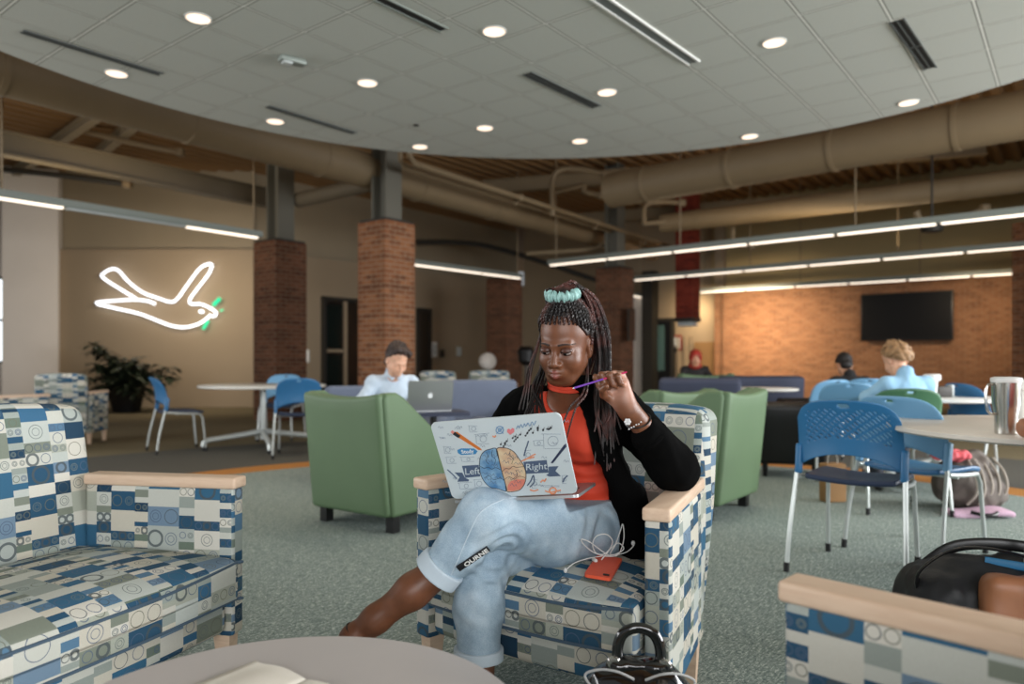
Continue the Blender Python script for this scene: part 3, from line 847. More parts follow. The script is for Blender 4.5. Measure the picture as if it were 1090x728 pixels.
# ================================================================ patterned lounge chairs
M['piping'] = mat('navy_grey_piping', '45596a', .7)
def lerp(a, b, t): return a + (b-a)*t
def patterned_seat(name, label, cat, loc, rz, W=.82, splay=12, back_h=.88, group=None, L=.54, arms=(-1, 1), n_cush=1):
    """origin on the floor at the middle of the front edge, facing -Y"""
    r = thing(name, label, cat, loc, rz, group)
    sp = R(splay); dx = L*math.sin(sp); dy = L*math.cos(sp); Wr = W-2*dx
    t = .068
    for s in arms:
        # arm: front outer corner (s*W/2, 0) -> rear outer (s*Wr/2, dy)
        ang = s*sp
        ax = Vector((-s*math.sin(sp), math.cos(sp), 0)); ay = Vector((-s*math.cos(sp), -math.sin(sp), 0))  # ay: inward
        c = Vector((s*W/2, 0, 0)) + ax*L/2 + ay*t/2
        Mr = Matrix.Translation(c) @ Matrix.Rotation(ang, 4, 'Z')
        def wp(x, y, z, s=s):
            bul = (1-(z/.24)**2)*.010*(1-(y/(L/2))**2)
            return (x*(1+bul*12), y, z)
        a = MB().rbox((t/2, L/2, .24), .012, Mr @ Matrix.Translation((0, 0, .378)), seg=2, div=8, warp=wp).build('arm_panel', M['fabric'], r)
        MB().rbox((t/2+.004, L/2+.008, .0185), .009, Mr @ Matrix.Translation((0, -.002, .633)), seg=3, div=2).build('arm_cap', M['wood'], a)
        for yy in (-L/2+.04, L/2-.05):
            lg = MB(); q = .026
            lg.add([(-q,-q,.16),(q,-q,.16),(q,q+.01,.16),(-q,q+.01,.16),(-q*.7,-q*.7,0),(q*.7,-q*.7,0),(q*.7,q*.7,0),(-q*.7,q*.7,0)],
                   [(0,1,2,3),(4,7,6,5),(0,4,5,1),(1,5,6,2),(2,6,7,3),(3,7,4,0)], Mr @ Matrix.Translation((0, yy, 0)))
            lg.build('leg', M['wood'], r)
    # base rail
    wi = W/2 - t*1.0
    def trap(hw, y0, y1):
        def f(x, y, z):
            u = (y-y0)/(y1-y0); k = lerp(1.0, (Wr/2-t*.9)/wi, min(max(u, 0), 1.1))
            return (x*k, y, z)
        return f
    y0, y1 = -.012, dy
    def base_w(x, y, z):
        yy = y + (y0+y1)/2+.01; xx, _, _ = trap(wi, y0, y1)(x, yy, z)
        cx = (x/wi)**2
        if y < -.1: yy -= .022*(1-cx)
        return (xx, yy, z+.215 + .0)
    MB().rbox((wi, (y1-y0)/2, .062), .028, seg=4, div=10, warp=base_w).build('seat_rail', M['fabric'], r)
    for k in range(n_cush):
        w_ = wi*.985/n_cush; cx0 = (-wi*.985 + w_*(2*k+1))
        def cush_w(x, y, z, cx0=cx0, w_=w_):
            yy = y + (y0+y1)/2 - .015; u = (yy-y0)/(y1-y0)
            fx = x/w_; fy = y/((y1-y0)/2)
            crown = .028*(1-fx**4)*(1-fy**4) if z > 0 else 0
            if y < -.1: yy -= .028*(1-fx*fx)
            X_ = x + cx0
            k_ = lerp(1.0, (Wr/2-t*.9)/wi, min(max(u, 0), 1.1))
            return (X_*k_, yy, z + .345 + crown - .012*max(0, -fy))
        ww, hy = w_, (y1-y0)/2+.03
        loop = [(-ww+.012, -hy+.02), (-ww+.02, -hy+.006), (-ww*.5, -hy), (0, -hy), (ww*.5, -hy), (ww-.02, -hy+.006), (ww-.012, -hy+.02), (ww-.004, 0), (ww-.004, hy*.8)]
        cs = MB().rbox((w_, (y1-y0)/2+.03, .068), .020, seg=4, div=12, warp=cush_w).build('seat_cushion', M['fabric'], r)
        for zz in (.058, -.058):
            MB().tube(spline([cush_w(x, y, zz) for x, y in [(-ww+.004, hy*.8), (-ww+.004, 0)] + loop], 4), .0048, 6).build('piping', M['piping'], cs)
    # piping on the cushion front is part of the weave; the back
    hw = Wr/2 - .022
    def back_w(x, y, z):
        u = (z+.375)/.75             # 0 bottom .. 1 top
        fx = x/hw
        yy = y*.9 + dy + .03 + .11*u + .02*(fx*fx)*(-1 if y < 0 else 0)
        if y < 0: yy -= .022*(1-fx**2)*math.sin(PI*min(1, max(0, (u-.35)/.65)))
        wide = 1 + .02*u + .02*math.sin(PI*u)
        return (x*wide, yy - (0.03 if y > 0 and u < .5 else 0)*(1-2*u), z + .375 + .14 - .020*fx**4*(u > .5))
    bh = (back_h-.14)/.75
    def bw2(x, y, z):
        p = back_w(x, y, z); return (p[0], p[1], .14 + (p[2]-.14)*bh)
    MB().rbox((hw, .075, .375), .045, seg=4, div=12, warp=bw2).build('backrest', M['fabric'], r)
    return r

# woman's chair
A_ = G(690, 540, .65); B_ = G(445, 508, .65)
# outer front corners
def chair_from(a_outer, b_outer):
    c = (a_outer+b_outer)/2; d = a_outer-b_outer; return Vector((c.x, c.y, 0)), math.atan2(d.y, d.x), d.length
aR = V(.405, 1.87, 0); bL = V(-.315, 2.385, 0)
c, rz, Wc = chair_from(aR, bL)
WCH = patterned_seat('lounge_chair', 'patterned blue and sage lounge chair with pale wood arms that the woman sits on', 'armchair', c, rz, Wc, group=None)
# loveseat at left: far front corner near (257, 508)
aS = G(257, 507, .65); 
a_ = V(aS.x, aS.y+.02, 0); dirw = V(-.38, -.925, 0).normalized()
Wl = 1.36; b_ = a_ + dirw*Wl; c = (a_+b_)/2; d = b_-a_
# sofa faces to the right: the sitter's left (+X local) is the far end
rz = math.atan2(-d.y, -d.x)
patterned_seat('loveseat', 'large patterned loveseat cropped by the left edge, pale wood arm', 'sofa', V(c.x, c.y, 0), rz, Wl, n_cush=1, back_h=.895)
# close chair at lower right
fl = G(829, 626, .65); fe_ = G(846, 610, .65)
a_ = V(fe_.x+.008, fe_.y-.003, 0); W3 = .80
bd = V(.839, -.545, 0); al = R(12)
# its right arm's outer line runs from a_ toward lower right; facing is turned 12 degrees from it
face = -Vector((math.cos(math.atan2(-.707, .707) + al), math.sin(math.atan2(-.707, .707) + al), 0))
right = Vector((face.y, -face.x, 0)); cc = a_ - right*W3/2
CH3 = patterned_seat('lounge_chair', 'patterned chair in the near right corner, only its wood capped arm in view', 'armchair', cc, math.atan2(face.x, -face.y), W3)

# distant patterned chairs
def far_pat(px, Y, rz, label, W=.8):
    x = (px-CX)/F*Y
    return patterned_seat('lounge_chair', label, 'armchair', (x, Y, 0), rz, W)
far_pat(22, 8.6, R(160), 'distant patterned lounge chair at the far left edge, seen over the loveseat', W=.95)
far_pat(78, 9.4, R(200), 'distant patterned lounge chair just left of the potted plant', W=.8)
far_pat(478, 11.6, R(170), 'distant patterned lounge chair against the wall, left one behind the slate armchair', .8)
far_pat(522, 12.2, R(180), 'distant patterned lounge chair against the wall, right one below the round globe', .9)

# ================================================================ sage wedge armchairs
def wedge_chair(name, label, loc, rz, m, W=.72, D=.72, hb=.84, legs=M['dark'], group=None, cat='armchair'):
    r = thing(name, label, cat, loc, rz, group)
    t = .075; zb = .10
    prof = [(D/2, zb), (D/2+.07, hb-.04), (D/2+.055, hb), (D/2-.04, hb+.0), (D/2-.10, hb-.03), (-.02, .60), (-D/2+.03, .56), (-D/2, .53), (-D/2, zb)]
    for s in (-1, 1):
        x0, x1 = (s*(W/2-t), s*W/2)
        Mx = Matrix(((0, 0, 1, 0), (1, 0, 0, 0), (0, 1, 0, 0), (0, 0, 0, 1)))
        o = MB().prism(prof, min(x0, x1), max(x0, x1), Mx).build('side_panel', m, r, smooth=60)
        mesh_mod(o, 'BEVEL', width=.022, segments=4, limit_method='ANGLE')
    def bw(x, y, z):
        u = (z+.37)/.74; fx = x/(W/2-.02)
        dip = .030*(1-fx*fx)
        return (x, y + D/2 - .035 + .075*u, zb + u*(hb-zb) - dip*u*u)
    MB().rbox((W/2-.02, .07, .37), .03, seg=4, div=10, warp=bw).build('backrest', m, r)
    MB().rbox((W/2-t+.004, D/2-.05, .17), .035, Matrix.Translation((0, -.04, .27)), seg=3, div=6).build('seat_cushion', m, r)
    for sx in (-1, 1):
        for sy in (-1, 1):
            MB().prism([(-.03,-.03),(.03,-.03),(.03,.03),(-.03,.03)], 0, zb+.01, Matrix.Translation((sx*(W/2-.06), sy*(D/2-.06), 0))).build('leg', legs, r)
    return r
def wedge_from(corner_px, corner_py, other_px, other_py, side, **k):
    p = G(corner_px, corner_py, .1); q = G(other_px, other_py, .1); return p, q
p = V(-.70, 4.30, 0); q = V(-1.28, 4.70, 0); d = (p-q).normalized(); nrm = Vector((-d.y, d.x, 0))   # nrm points away from the camera
W = (p-q).length; c = (p+q)/2 + nrm*.36
wedge_chair('sage_armchair', 'sage green wedge armchair seen from behind, left of the laptop', c, math.atan2(nrm.x, -nrm.y), M['green'], W=W, D=.72)
p = V(1.27, 4.62, 0); q = V(1.73, 5.20, 0); d = (q-p).normalized(); nrm = Vector((-d.y, d.x, 0)); W = (p-q).length
c = (p+q)/2 + nrm*.36
wedge_chair('sage_armchair', "sage green armchair directly behind the right arm of the woman's chair", c, math.atan2(nrm.x, -nrm.y), M['green'], W=W, D=.72)
wedge_chair('sage_armchair', 'sage green armchair further back, only its peaked top showing beside her elbow', (1.18, 6.2, 0), R(215), M['green'], W=.72, D=.7, hb=.80)
wedge_chair('sage_armchair', 'farthest green armchair near the person in the red hood', (2.62, 10.2, 0), R(180), M['green'], W=.75, D=.7, hb=.86)

# ================================================================ slate club chairs
def club_chair(name, label, loc, rz, m, W=.8, D=.78, hb=.82, ha=.56, cat='armchair', group=None):
    r = thing(name, label, cat, loc, rz, group)
    MB().rbox((W/2-.01, .10, (hb-.12)/2), .045, Matrix.Translation((0, D/2-.10, .12+(hb-.12)/2)) @ Matrix.Rotation(R(-6), 4, 'X'), seg=4, div=4).build('backrest', m, r)
    for s in (-1, 1):
        MB().rbox((.085, D/2-.02, (ha-.12)/2), .08, Matrix.Translation((s*(W/2-.085), -.02, .12+(ha-.12)/2)), seg=5, div=4).build('armrest', m, r)
    MB().rbox((W/2-.16, D/2-.08, .15), .05, Matrix.Translation((0, -.05, .29)), seg=4, div=4).build('seat_cushion', m, r)
    for sx in (-1, 1):
        for sy in (-1, 1): MB().lathe([(.018, 0), (.028, .13)], c=(sx*(W/2-.09), sy*(D/2-.1), 0), n=12).build('leg', M['dark'], r)
    return r
club_chair('slate_armchair', 'slate blue armchair behind the laptop of the woman, high square back', (-.33, 7.3, 0), R(8), M['slate'], W=.86, D=.8, hb=.83)
club_chair('slate_armchair', 'slate blue low tub chair with rounded arms just left of the open laptop corner', (-.44, 5.98, 0), R(20), M['slate'], W=.62, D=.55, hb=.50, ha=.56)
club_chair('slate_sofa', 'slate blue sofa on which the man in the pale shirt sits', (-1.12, 6.47, 0), R(22), M['slate'], W=.98, D=.85, hb=.80, cat='sofa')
club_chair('indigo_armchair', 'dark indigo armchair behind the sage chairs, right of her raised hand', (1.93, 7.5, 0), R(165), M['indigo'], W=.80, D=.8, hb=.86, ha=.6)
club_chair('indigo_sofa', 'long dark indigo sofa in front of the brick wall', (3.05, 9.4, 0), R(188), M['indigo'], W=1.1, D=.8, hb=.84, cat='sofa')
club_chair('black_armchair', 'black armchair in shade under the small round table right of the sage chair', (2.52, 6.62, 0), R(160), M['dark'], W=.60, D=.55, hb=.66, ha=.5)
club_chair('black_armchair', 'black armchair in shade left of the front blue chair', (3.35, 8.6, 0), R(190), M['dark'], W=.72, D=.6, hb=.60, ha=.5)

# ================================================================ blue stacking chairs
def stack_chair(name, label, loc, rz, mb_, ms, perf=True, frame=M['silver'], group='blue stacking chairs'):
    r = thing(name, label, 'chair', loc, rz, group)
    nu, nv = (84, 56) if perf else (22, 16)
    def shell(u, v):
        s = 2*u-1
        zt = .845 - .035*abs(s)**5 - .015*s*s
        zl = .585 - .075*abs(s)**2.2 if True else .5
        wd = .238 - .012*v**2 - .02*max(0, v-.85)/.15*abs(s)
        z = lerp(zl, zt, v)
        y = .215 - .055*s*s + .085*((z-.5)/.35)**1.3*(1 if z > .5 else 0) - .02*math.sin(PI*v)
        return (s*wd, y, z)
    def skip(i, j):
        u = (i+.5)/nu; v = (j+.5)/nv; s = 2*u-1
        if ((s)/.13)**2 + ((v-.905)/.045)**2 < 1: return True
        if perf and .30 < v < .86 and abs(s) < .80 - .25*max(0, (.42-v)):
            if abs(s) < .20 and v > .80: return False
            return (i-j) % 5 in (0, 1) and (i+j) % 9 < 6
        return False
    o = MB().grid(shell, nu, nv, skip).build('backrest', mb_, r, smooth=60)
    mesh_mod(o, 'SOLIDIFY', thickness=.009, offset=0)
    # lower wings that clip to the legs
    for s in (-1, 1):
        MB().rbox((.016, .022, .075), .012, Matrix.Translation((s*.236, .168, .545)) @ Matrix.Rotation(R(8), 4, 'X'), seg=2, div=2).build('bracket', mb_, r)
    def seatw(x, y, z):
        fx, fy = x/.215, y/.21
        return (x*(1-.06*fy*fy), y-.02, z + .452 + .012*fx*fx - .014*(1-fx*fx)*(1-fy*fy) - .018*max(0, -fy-.6)*2)
    MB().rbox((.215, .21, .014), .012, seg=3, div=8, warp=seatw).build('seat', ms, r)
    for s in (-1, 1):
        pts = spline([(s*.262, .275, .02), (s*.255, .245, .22), (s*.24, .18, .50), (s*.236, .172, .58)], 5)
        g = MB().tube(pts, .0115, 8).build('leg', frame, r)
        MB().tube([(s*.263, .277, 0), (s*.262, .274, .045)], .0145, 8).build('foot_cap', M['black'], g)
        pts = [(s*.243, .17, .455), (s*.235, .0, .44), (s*.215, -.16, .432), (s*.205, -.19, .42), (s*.205, -.215, .38), (s*.215, -.25, .02)]
        g = MB().tube(pts, .0115, 8).build('leg', frame, r)
        MB().tube([(s*.2152, -.251, 0), (s*.215, -.249, .045)], .0145, 8).build('foot_cap', M['black'], g)
    MB().tube([(-.228, .05, .432), (.228, .05, .432)], .010, 8).tube([(-.215, -.14, .428), (.215, -.14, .428)], .010, 8).build('cross_bar', frame, r)
    return r
SA = stack_chair('stacking_chair', 'nearest blue stacking chair with diagonally slotted back, at right', (1.72, 3.62, 0), R(141), M['blue_p'], M['blue_d'])
stack_chair('stacking_chair', 'lighter blue stacking chair between the nearest blue chair and the beige table', (2.21, 3.96, 0), R(122), M['blue_l'], M['blue_m'], perf=False)
SP = stack_chair('stacking_chair', 'blue stacking chair standing alone in side view beside the potted plant', (-3.82, 8.35, 0), R(127), M['blue_m'], M['blue_d'], perf=False)
dup(SP, (-2.32, 7.95, 0), R(196), 'blue stacking chair with its back to us at the white table')
L2 = stack_chair('stacking_chair', 'light blue stacking chair on the far side of the left white table', (-3.05, 9.6, 0), R(2), M['blue_l'], M['blue_d'], perf=False)
LB = dup(L2, (3.06, 7.35, 0), R(200), 'light blue stacking chair, left one of two behind the nearest blue chair')
dup(L2, (2.93, 6.45, 0), R(165), 'light blue stacking chair, right one of two behind the nearest blue chair')
dup(SP, (3.95, 6.05, 0), R(95), 'darker blue stacking chair behind the steel tumbler')
stack_chair('stacking_chair', 'green stacking chair behind the blond person in the light blue shirt', (2.68, 5.12, 0), R(172), mat('green_plastic', '3f6b4c', .5), M['blue_d'], perf=False)

# ================================================================ tables
def star_table(name, label, c, rad, z, top_m, leg_m, rot=0, n=4, flat=False, pole=.035, reach=.62):
    r = thing(name, label, 'table', c, rot)
    MB().lathe([(rad-.012, z-.028), (rad, z-.02), (rad, z-.004), (rad-.006, z)], n=72).build('tabletop', top_m, r)
    MB().lathe([(.13, z-.045), (.13, z-.029)], n=24).lathe([(pole, .1), (pole, z-.04)], n=20).build('pedestal', leg_m, r)
    for k in range(n):
        a = 2*PI*k/n
        Mr = Matrix.Rotation(a, 4, 'Z')
        if flat:
            g = MB().add([(0,-.045,.06),(reach,-.022,.035),(reach,.022,.035),(0,.045,.06),(0,-.045,.12),(reach,-.022,.055),(reach,.022,.055),(0,.045,.12)],
                         [(0,3,2,1),(4,5,6,7),(0,1,5,4),(1,2,6,5),(2,3,7,6),(3,0,4,7)], Mr)
        else:
            g = MB().tube([(0, 0, .20), (.15, 0, .175), (reach-.06, 0, .115), (reach-.01, 0, .09), (reach, 0, .04)], lambda t: .035-.012*t, 10, M=Mr)
        g = g.build('base_foot', leg_m, r)
        MB().lathe([(.016, 0), (.02, .005), (.02, .035)], n=12, M=Mr @ Matrix.Translation((reach-.01, 0, 0))).build('glide', M['black'], g)
    return r
star_table('cafe_table', 'white round table with four footed pedestal, left of the green armchair', (-2.95, 8.65, 0), .72, .745, M['table_w'], M['silver'], R(25), reach=.66)
star_table('cafe_table', 'beige round table at right with steel tumbler on it', (2.50, 3.22, 0), .76, .735, M['table_b'], M['taupe'], R(120), flat=True, reach=.58)
star_table('cafe_table', 'distant white round table in front of the blond person', (3.45, 6.0, 0), .52, .735, M['table_w'], M['silver'], R(10), reach=.45)
star_table('cafe_table', 'small white edged table right of the sage armchair, far back', (2.72, 7.9, 0), .36, .735, M['table_w'], M['black'], R(10), reach=.3)
# bent tube under the beige table
t = thing('chair_frame', 'bent silver tube frame under the edge of the beige table', 'chair frame', (2.18, 3.62, 0))
MB().tube([(-.10, 0, .66), (.28, -.12, .655), (.31, -.13, .64), (.345, -.1, .50), (.40, -.02, .0)], .013, 8).build('tube', M['silver'], t)
MB().tube([(.395, -.025, .0), (.40, -.03, .04)], .017, 8).build('foot_cap', M['black'], t)
# coffee table
ct = thing('coffee_table', 'grey round coffee table at the bottom edge in front of the woman', 'table', (-.385, 1.165, 0))
MB().lathe([(.405, .405), (.42, .412), (.42, .428), (.412, .435)], n=96).build('tabletop', M['table_g'], ct)
MB().lathe([(.26, 0), (.26, .012), (.05, .03), (.035, .06), (.035, .39), (.14, .405)], n=32).build('pedestal', M['silver'], ct)
# booklet on it
bk = thing('booklet', 'open cream booklet lying on the grey coffee table', 'booklet', (-.435, 1.262, .435), R(-34))
def page(s):
    def f(u, v): return (s*u*.15, (v-.5)*.2, .004 + .010*math.sin(PI*min(u*1.2, 1))*.7)
    return f
M['paper'] = mat('cream_paper', 'e4ddd0', .8)
for s in (-1, 1):
    o = MB().grid(page(s), 10, 4).build('page_block', M['paper'], bk); mesh_mod(o, 'SOLIDIFY', thickness=.004, offset=1 if s > 0 else -1)
ln = MB()
for k in range(7): ln.box((.075, -.075+k*.024, .0150), (.09, .0035, .0006))
ln.build('printed_lines', mat('print_grey', '8b867c', .8), bk)

# ================================================================ things on and under the tables
t = thing('steel_tumbler', 'tall stainless steel tumbler with lid and handle on the beige table', 'tumbler', G(1071, 462, .735))
M['steel'] = mat('brushed_steel', 'cfccc6', .22, 1.0)
MB().lathe([(.037, 0), (.040, .004), (.041, .08), (.050, .13), (.0515, .205), (.052, .21)], n=40).build('cup_body', M['steel'], t)
MB().lathe([(.053, .208), (.055, .216), (.054, .226), (.042, .230)], n=40).build('lid', M['white'], t)
MB().tube(spline([(-.050, 0, .20), (-.075, 0, .195), (-.082, 0, .16), (-.078, 0, .11), (-.066, 0, .085), (-.044, 0, .08)], 5), .006, 8).build('handle', M['steel'], t)
for (px, py, Y, h, lb) in ((992, 425, 5.75, .19, 'white lidded paper cup on the distant white table'), (1086, 424, 4.2, .20, 'white lidded cup partly behind the steel tumbler')):
    p = P(px, py, Y); z = .735
    t = thing('paper_cup', lb, 'cup', (p.x, p.y, z) if Y > 5 else (2.62, 3.75, .735))
    MB().lathe([(.030, 0), (.042, h*.72)], n=24).build('cup_body', M['white'], t)
    MB().lathe([(.045, h*.70), (.062, h*.76), (.062, h*.95), (.05, h)], n=24).build('lid', M['white'], t)
t = thing('small_dark_box', 'small dark box on the distant white table', 'box', (3.47, 5.9, .735), R(10))
MB().box((0, 0, .045), (.14, .09, .09), bev=.01).build('casing', M['darkmetal'], t); MB().box((.085, 0, .05), (.03, .05, .1), bev=.008).build('cap', M['tube_off'], t)
t = thing('globe_lamp', 'pale round globe on a short stand above the distant patterned chairs', 'lamp', P(554, 384, 12.9) - Vector((.6*.0, 0, 0)))
t.location = (P(519, 390, 12.9).x, 12.9, 0)
MB().lathe([(.16, 0), (.16, .02), (.02, .04), (.018, .86)], n=20).build('stand', M['darkmetal'], t)
MB().ball((0, 0, 1.02), .155, 20).build('globe', M['wall_white'], t)
t = thing('floor_lamp', 'slim black lamp standing left of the woman by the dim column', 'lamp', (P(560, 390, 12.2).x, 12.2, 0))
MB().lathe([(.15, 0), (.15, .02), (.02, .04), (.018, .98)], n=20).build('stand', M['dark'], t)
MB().lathe([(.05, .95), (.13, 1.02), (.15, 1.2), (.10, 1.27)], n=20).build('lamp_shade', M['dark'], t)
# backpack and purse
M['pack'] = mat('grey_brown_canvas', '5d554f', .8, var=.2, vscale=14, bump=.3, bscale=120)
t = thing('backpack', 'slumped grey brown striped backpack on the floor under the beige table', 'backpack', (3.16, 5.12, 0), R(20))
def pack(X):
    d = ell(X, (0, 0, .18), (.22, .17, .19)); d = smin(d, ell(X, (.06, -.12, .12), (.17, .10, .13)), .05)
    d = smin(d, ell(X, (.1, .0, .30), (.12, .1, .1)), .06)
    return np.maximum(d + .012*wob(X, 26, 1.0), -X[2])
v, q = sdf_mesh(pack, (-.3, -.3, -.02), (.35, .25, .45), .012); np_mesh('bag_body', [(v, q)], M['pack'], t, world=False)
f = MB()
for k in range(5): f.tube(spline([(-.16+k*.07, -.16-.03*(k % 2), .06), (-.13+k*.07, -.21, .15), (-.10+k*.07, -.17, .26), (-.05+k*.06, -.08, .35)], 5), .008, 6)
f.build('strap', mat('pale_strap', 'a79e93', .8), t)
M['pink'] = mat('pink_check', 'c9a8bd', .8, var=.15, vscale=60)
t = thing('pink_pouch', 'flat pink checked pouch with black trim lying on the floor by the backpack', 'pouch', (3.10, 4.86, 0), R(-8))
def pouch_w(x, y, z): return (x, y, z+.022 + .012*math.sin(x*14))
MB().rbox((.19, .10, .018), .016, seg=3, div=8, warp=pouch_w).build('pouch_body', M['pink'], t)
MB().tube(spline([(-.08, -.09, .04), (-.03, -.125, .03), (.04, -.125, .03), (.08, -.09, .04)], 5), .012, 8).build('handle', M['dark'], t)
t = thing('red_cloth', 'crumpled red and pink cloth on top of the backpack', 'cloth', (3.02, 5.02, .36))
def cl_(X): return ell(X, (0, 0, .02), (.13, .09, .035)) + .012*wob(X, 45, 2.)
v, q = sdf_mesh(cl_, (-.2, -.15, -.04), (.2, .15, .09), .008); np_mesh('folds', [(v, q)], mat('red_pink_cloth', 'd9626a', .8, var=.3, vscale=20), t, world=False)
# little things on the floor beyond
t = thing('paper_bag', 'small brown paper bag on the floor behind the light blue chair', 'bag', (2.35, 5.35, 0), R(10))
MB().box((0, 0, .14), (.16, .1, .28), bev=.01).build('bag_body', mat('kraft_paper', 'a67f55', .8, var=.1), t); MB().tube(spline([(-.04, 0, .27), (-.03, 0, .34), (.03, 0, .34), (.04, 0, .27)], 4), .004, 6).build('handle', M['white'], t)

# duffel bag on the floor at right
t = thing('duffel_bag', 'black duffel bag with tan leather front pocket on the floor at right', 'bag', (1.68, 2.46, 0), R(-10))
def duf(X):
    d = rbx(X, (.03, 0, .165), (.37, .155, .165), .10); d = smin(d, ell(X, (.03, 0, .31), (.30, .10, .06)), .04)
    d = d + .010*wob(X, 18, .5) + .004*wob(X, 45, 1.)
    return np.maximum(d, -X[2])
v, q = sdf_mesh(duf, (-.55, -.28, -.02), (.55, .28, .42), .012); np_mesh('bag_body', [(v, q)], mat('black_nylon', '131417', .6, bump=.3, bscale=90), t, world=False)
def pk(X):
    d = rbx(X, (.09, -.165, .195), (.25, .045, .155), .035)
    return np.maximum(d + .005*wob(X, 25, 3.), .02-X[2])
v, q = sdf_mesh(pk, (-.35, -.32, 0), (.5, .05, .4), .012); np_mesh('front_pocket', [(v, q)], mat('tan_leather', '8f5c3c', .5, var=.08, vscale=12), t, world=False)
MB().tube(spline([(-.30, -.06, .24), (-.32, -.10, .33), (-.22, -.13, .42), (-.07, -.15, .42), (.07, -.17, .37), (.16, -.18, .31)], 7), .017, 10, flat=.3).build('handle', M['dark'], t)
MB().tube(spline([(-.26, .06, .30), (-.15, .04, .39), (.05, .02, .40), (.2, 0, .34)], 6), .020, 10, flat=.3).build('handle', M['dark'], t)
MB().tube(spline([(-.1, -.05, .365), (.05, -.10, .355), (.2, -.13, .335), (.3, -.14, .32)], 5), .014, 8, flat=.5).build('zip_trim', mat('blue_trim', '2a6f9a', .5), t)
MB().box((-.24, -.155, .22), (.02, .006, .02), rz=.2).build('badge', M['white'], t)
MB().box((.40, .10, .30), (.16, .02, .16), rot=(.3, .2, .3)).build('paper_sheets', M['white'], t)

# handbag of black patent leather
M['patent'] = mat('black_patent', '08080a', .12, spec=.8, coat=.6, var=0)
hb = thing('patent_handbag', "glossy black handbag with looped handle on the floor by the woman's chair", 'handbag', (.288, 1.66, 0), R(-8))
def hbag(X):
    d = ell(X, (0, 0, .19), (.150, .085, .175)); d = smin(d, cone(X, (-.09, 0, .10), (.09, 0, .10), .08), .05)
    d = ssub(d, ell(X, (0, -.0, .385), (.10, .03, .05)), .02)
    return np.maximum(d + .004*wob(X, 40, 1.5), -X[2])
v, q = sdf_mesh(hbag, (-.2, -.13, -.01), (.2, .13, .39), .006); np_mesh('bag_body', [(v, q)], M['patent'], hb, world=False)
hpts = spline([(-.038, -.02, .33), (-.048, -.02, .375), (-.035, -.02, .415), (0, -.02, .430), (.035, -.02, .415), (.048, -.02, .375), (.038, -.02, .33)], 6)
MB().tube(hpts, .0125, 12, flat=.8).build('handle', M['patent'], hb)
tr = M['white_trim'] = mat('pale_piping', 'c9c9c9', .3)
for s in (-1, 1):
    MB().tube(spline([(s*.012, -.070, .335), (s*.05, -.070, .350), (s*.09, -.055, .345), (s*.12, -.045, .325), (s*.085, -.075, .300), (s*.03, -.088, .295)], 6), .0028, 6).build('piping', tr, hb)
def knot(X): return smin(ell(X, (-.035, -.02, .345), (.04, .025, .02)), ell(X, (.035, -.02, .345), (.04, .025, .02)), .015) + .003*wob(X, 80, 2.)
v, q = sdf_mesh(knot, (-.1, -.07, .30), (.1, .04, .39), .005); np_mesh('gathered_band', [(v, q)], M['patent'], hb, world=False)
for s in (-1, 1): MB().lathe([(.013, -.006), (.016, 0), (.013, .006)], n=20, M=Matrix.Translation((s*.056, -.03, .352)) @ Matrix.Rotation(PI/2, 4, 'X')).build('ring', M['steel'], hb)

# potted plant
pt = thing('potted_plant', 'large dark leafy plant in a black pot by the tan wall at left', 'plant', (P(140, 437, 14.9).x, 14.7, 0))
MB().lathe([(.26, 0), (.34, .42), (.36, .45), (.32, .45), (.31, .40)], n=28).build('pot', M['dark'], pt)
lm = mat('dark_leaves', '2c3524', .5, var=.35, vscale=6)
mb = MB(); st = MB(); rnd = random.Random(3)
def leaf(mb, p, d, L_, w):
    d = d.normalized(); up = Vector((0, 0, 1)); s = d.cross(up)
    s = s.normalized() if s.length > .01 else Vector((1, 0, 0)); u = s.cross(d)
    pts = []
    for k in range(6):
        t_ = k/5; wd = w*math.sin(PI*min(1, t_*.9+.1))**.8
        c_ = p + d*L_*t_ - up*L_*.35*t_*t_
        pts += [c_ - s*wd + u*.015*w, c_ - u*.1*w, c_ + s*wd]
    mb.add(pts, [(3*k+a, 3*k+a+1, 3*k+a+4, 3*k+a+3) for k in range(5) for a in (0, 1)])
for k in range(90):
    a = rnd.uniform(0, 2*PI); rr = rnd.uniform(.1, .95); h = rnd.uniform(.0, 1.15)*(1.1-.5*rr)
    if k < 7: a = PI + rnd.uniform(-.4, .4); rr = .62; h = rnd.uniform(1.0, 1.55)
    tip = Vector((math.cos(a)*rr, math.sin(a)*rr*.7, .30+h*.80))
    pp = spline([(0, 0, .4), tip*.5 + Vector((0, 0, .35)), tip], 5); st.tube(pp, .008, 5)
    for m_ in range(15):
        q = pp[rnd.randint(3, len(pp)-1)]
        an = rnd.uniform(0, 2*PI); dd = Vector((math.cos(an), math.sin(an), rnd.uniform(-.3, .7)))
        leaf(mb, q, dd, rnd.uniform(.16, .32), rnd.uniform(.035, .07))
mb.build('foliage', lm, pt, smooth=80); st.build('stems', mat('brown_stem', '4a4028', .7), pt)
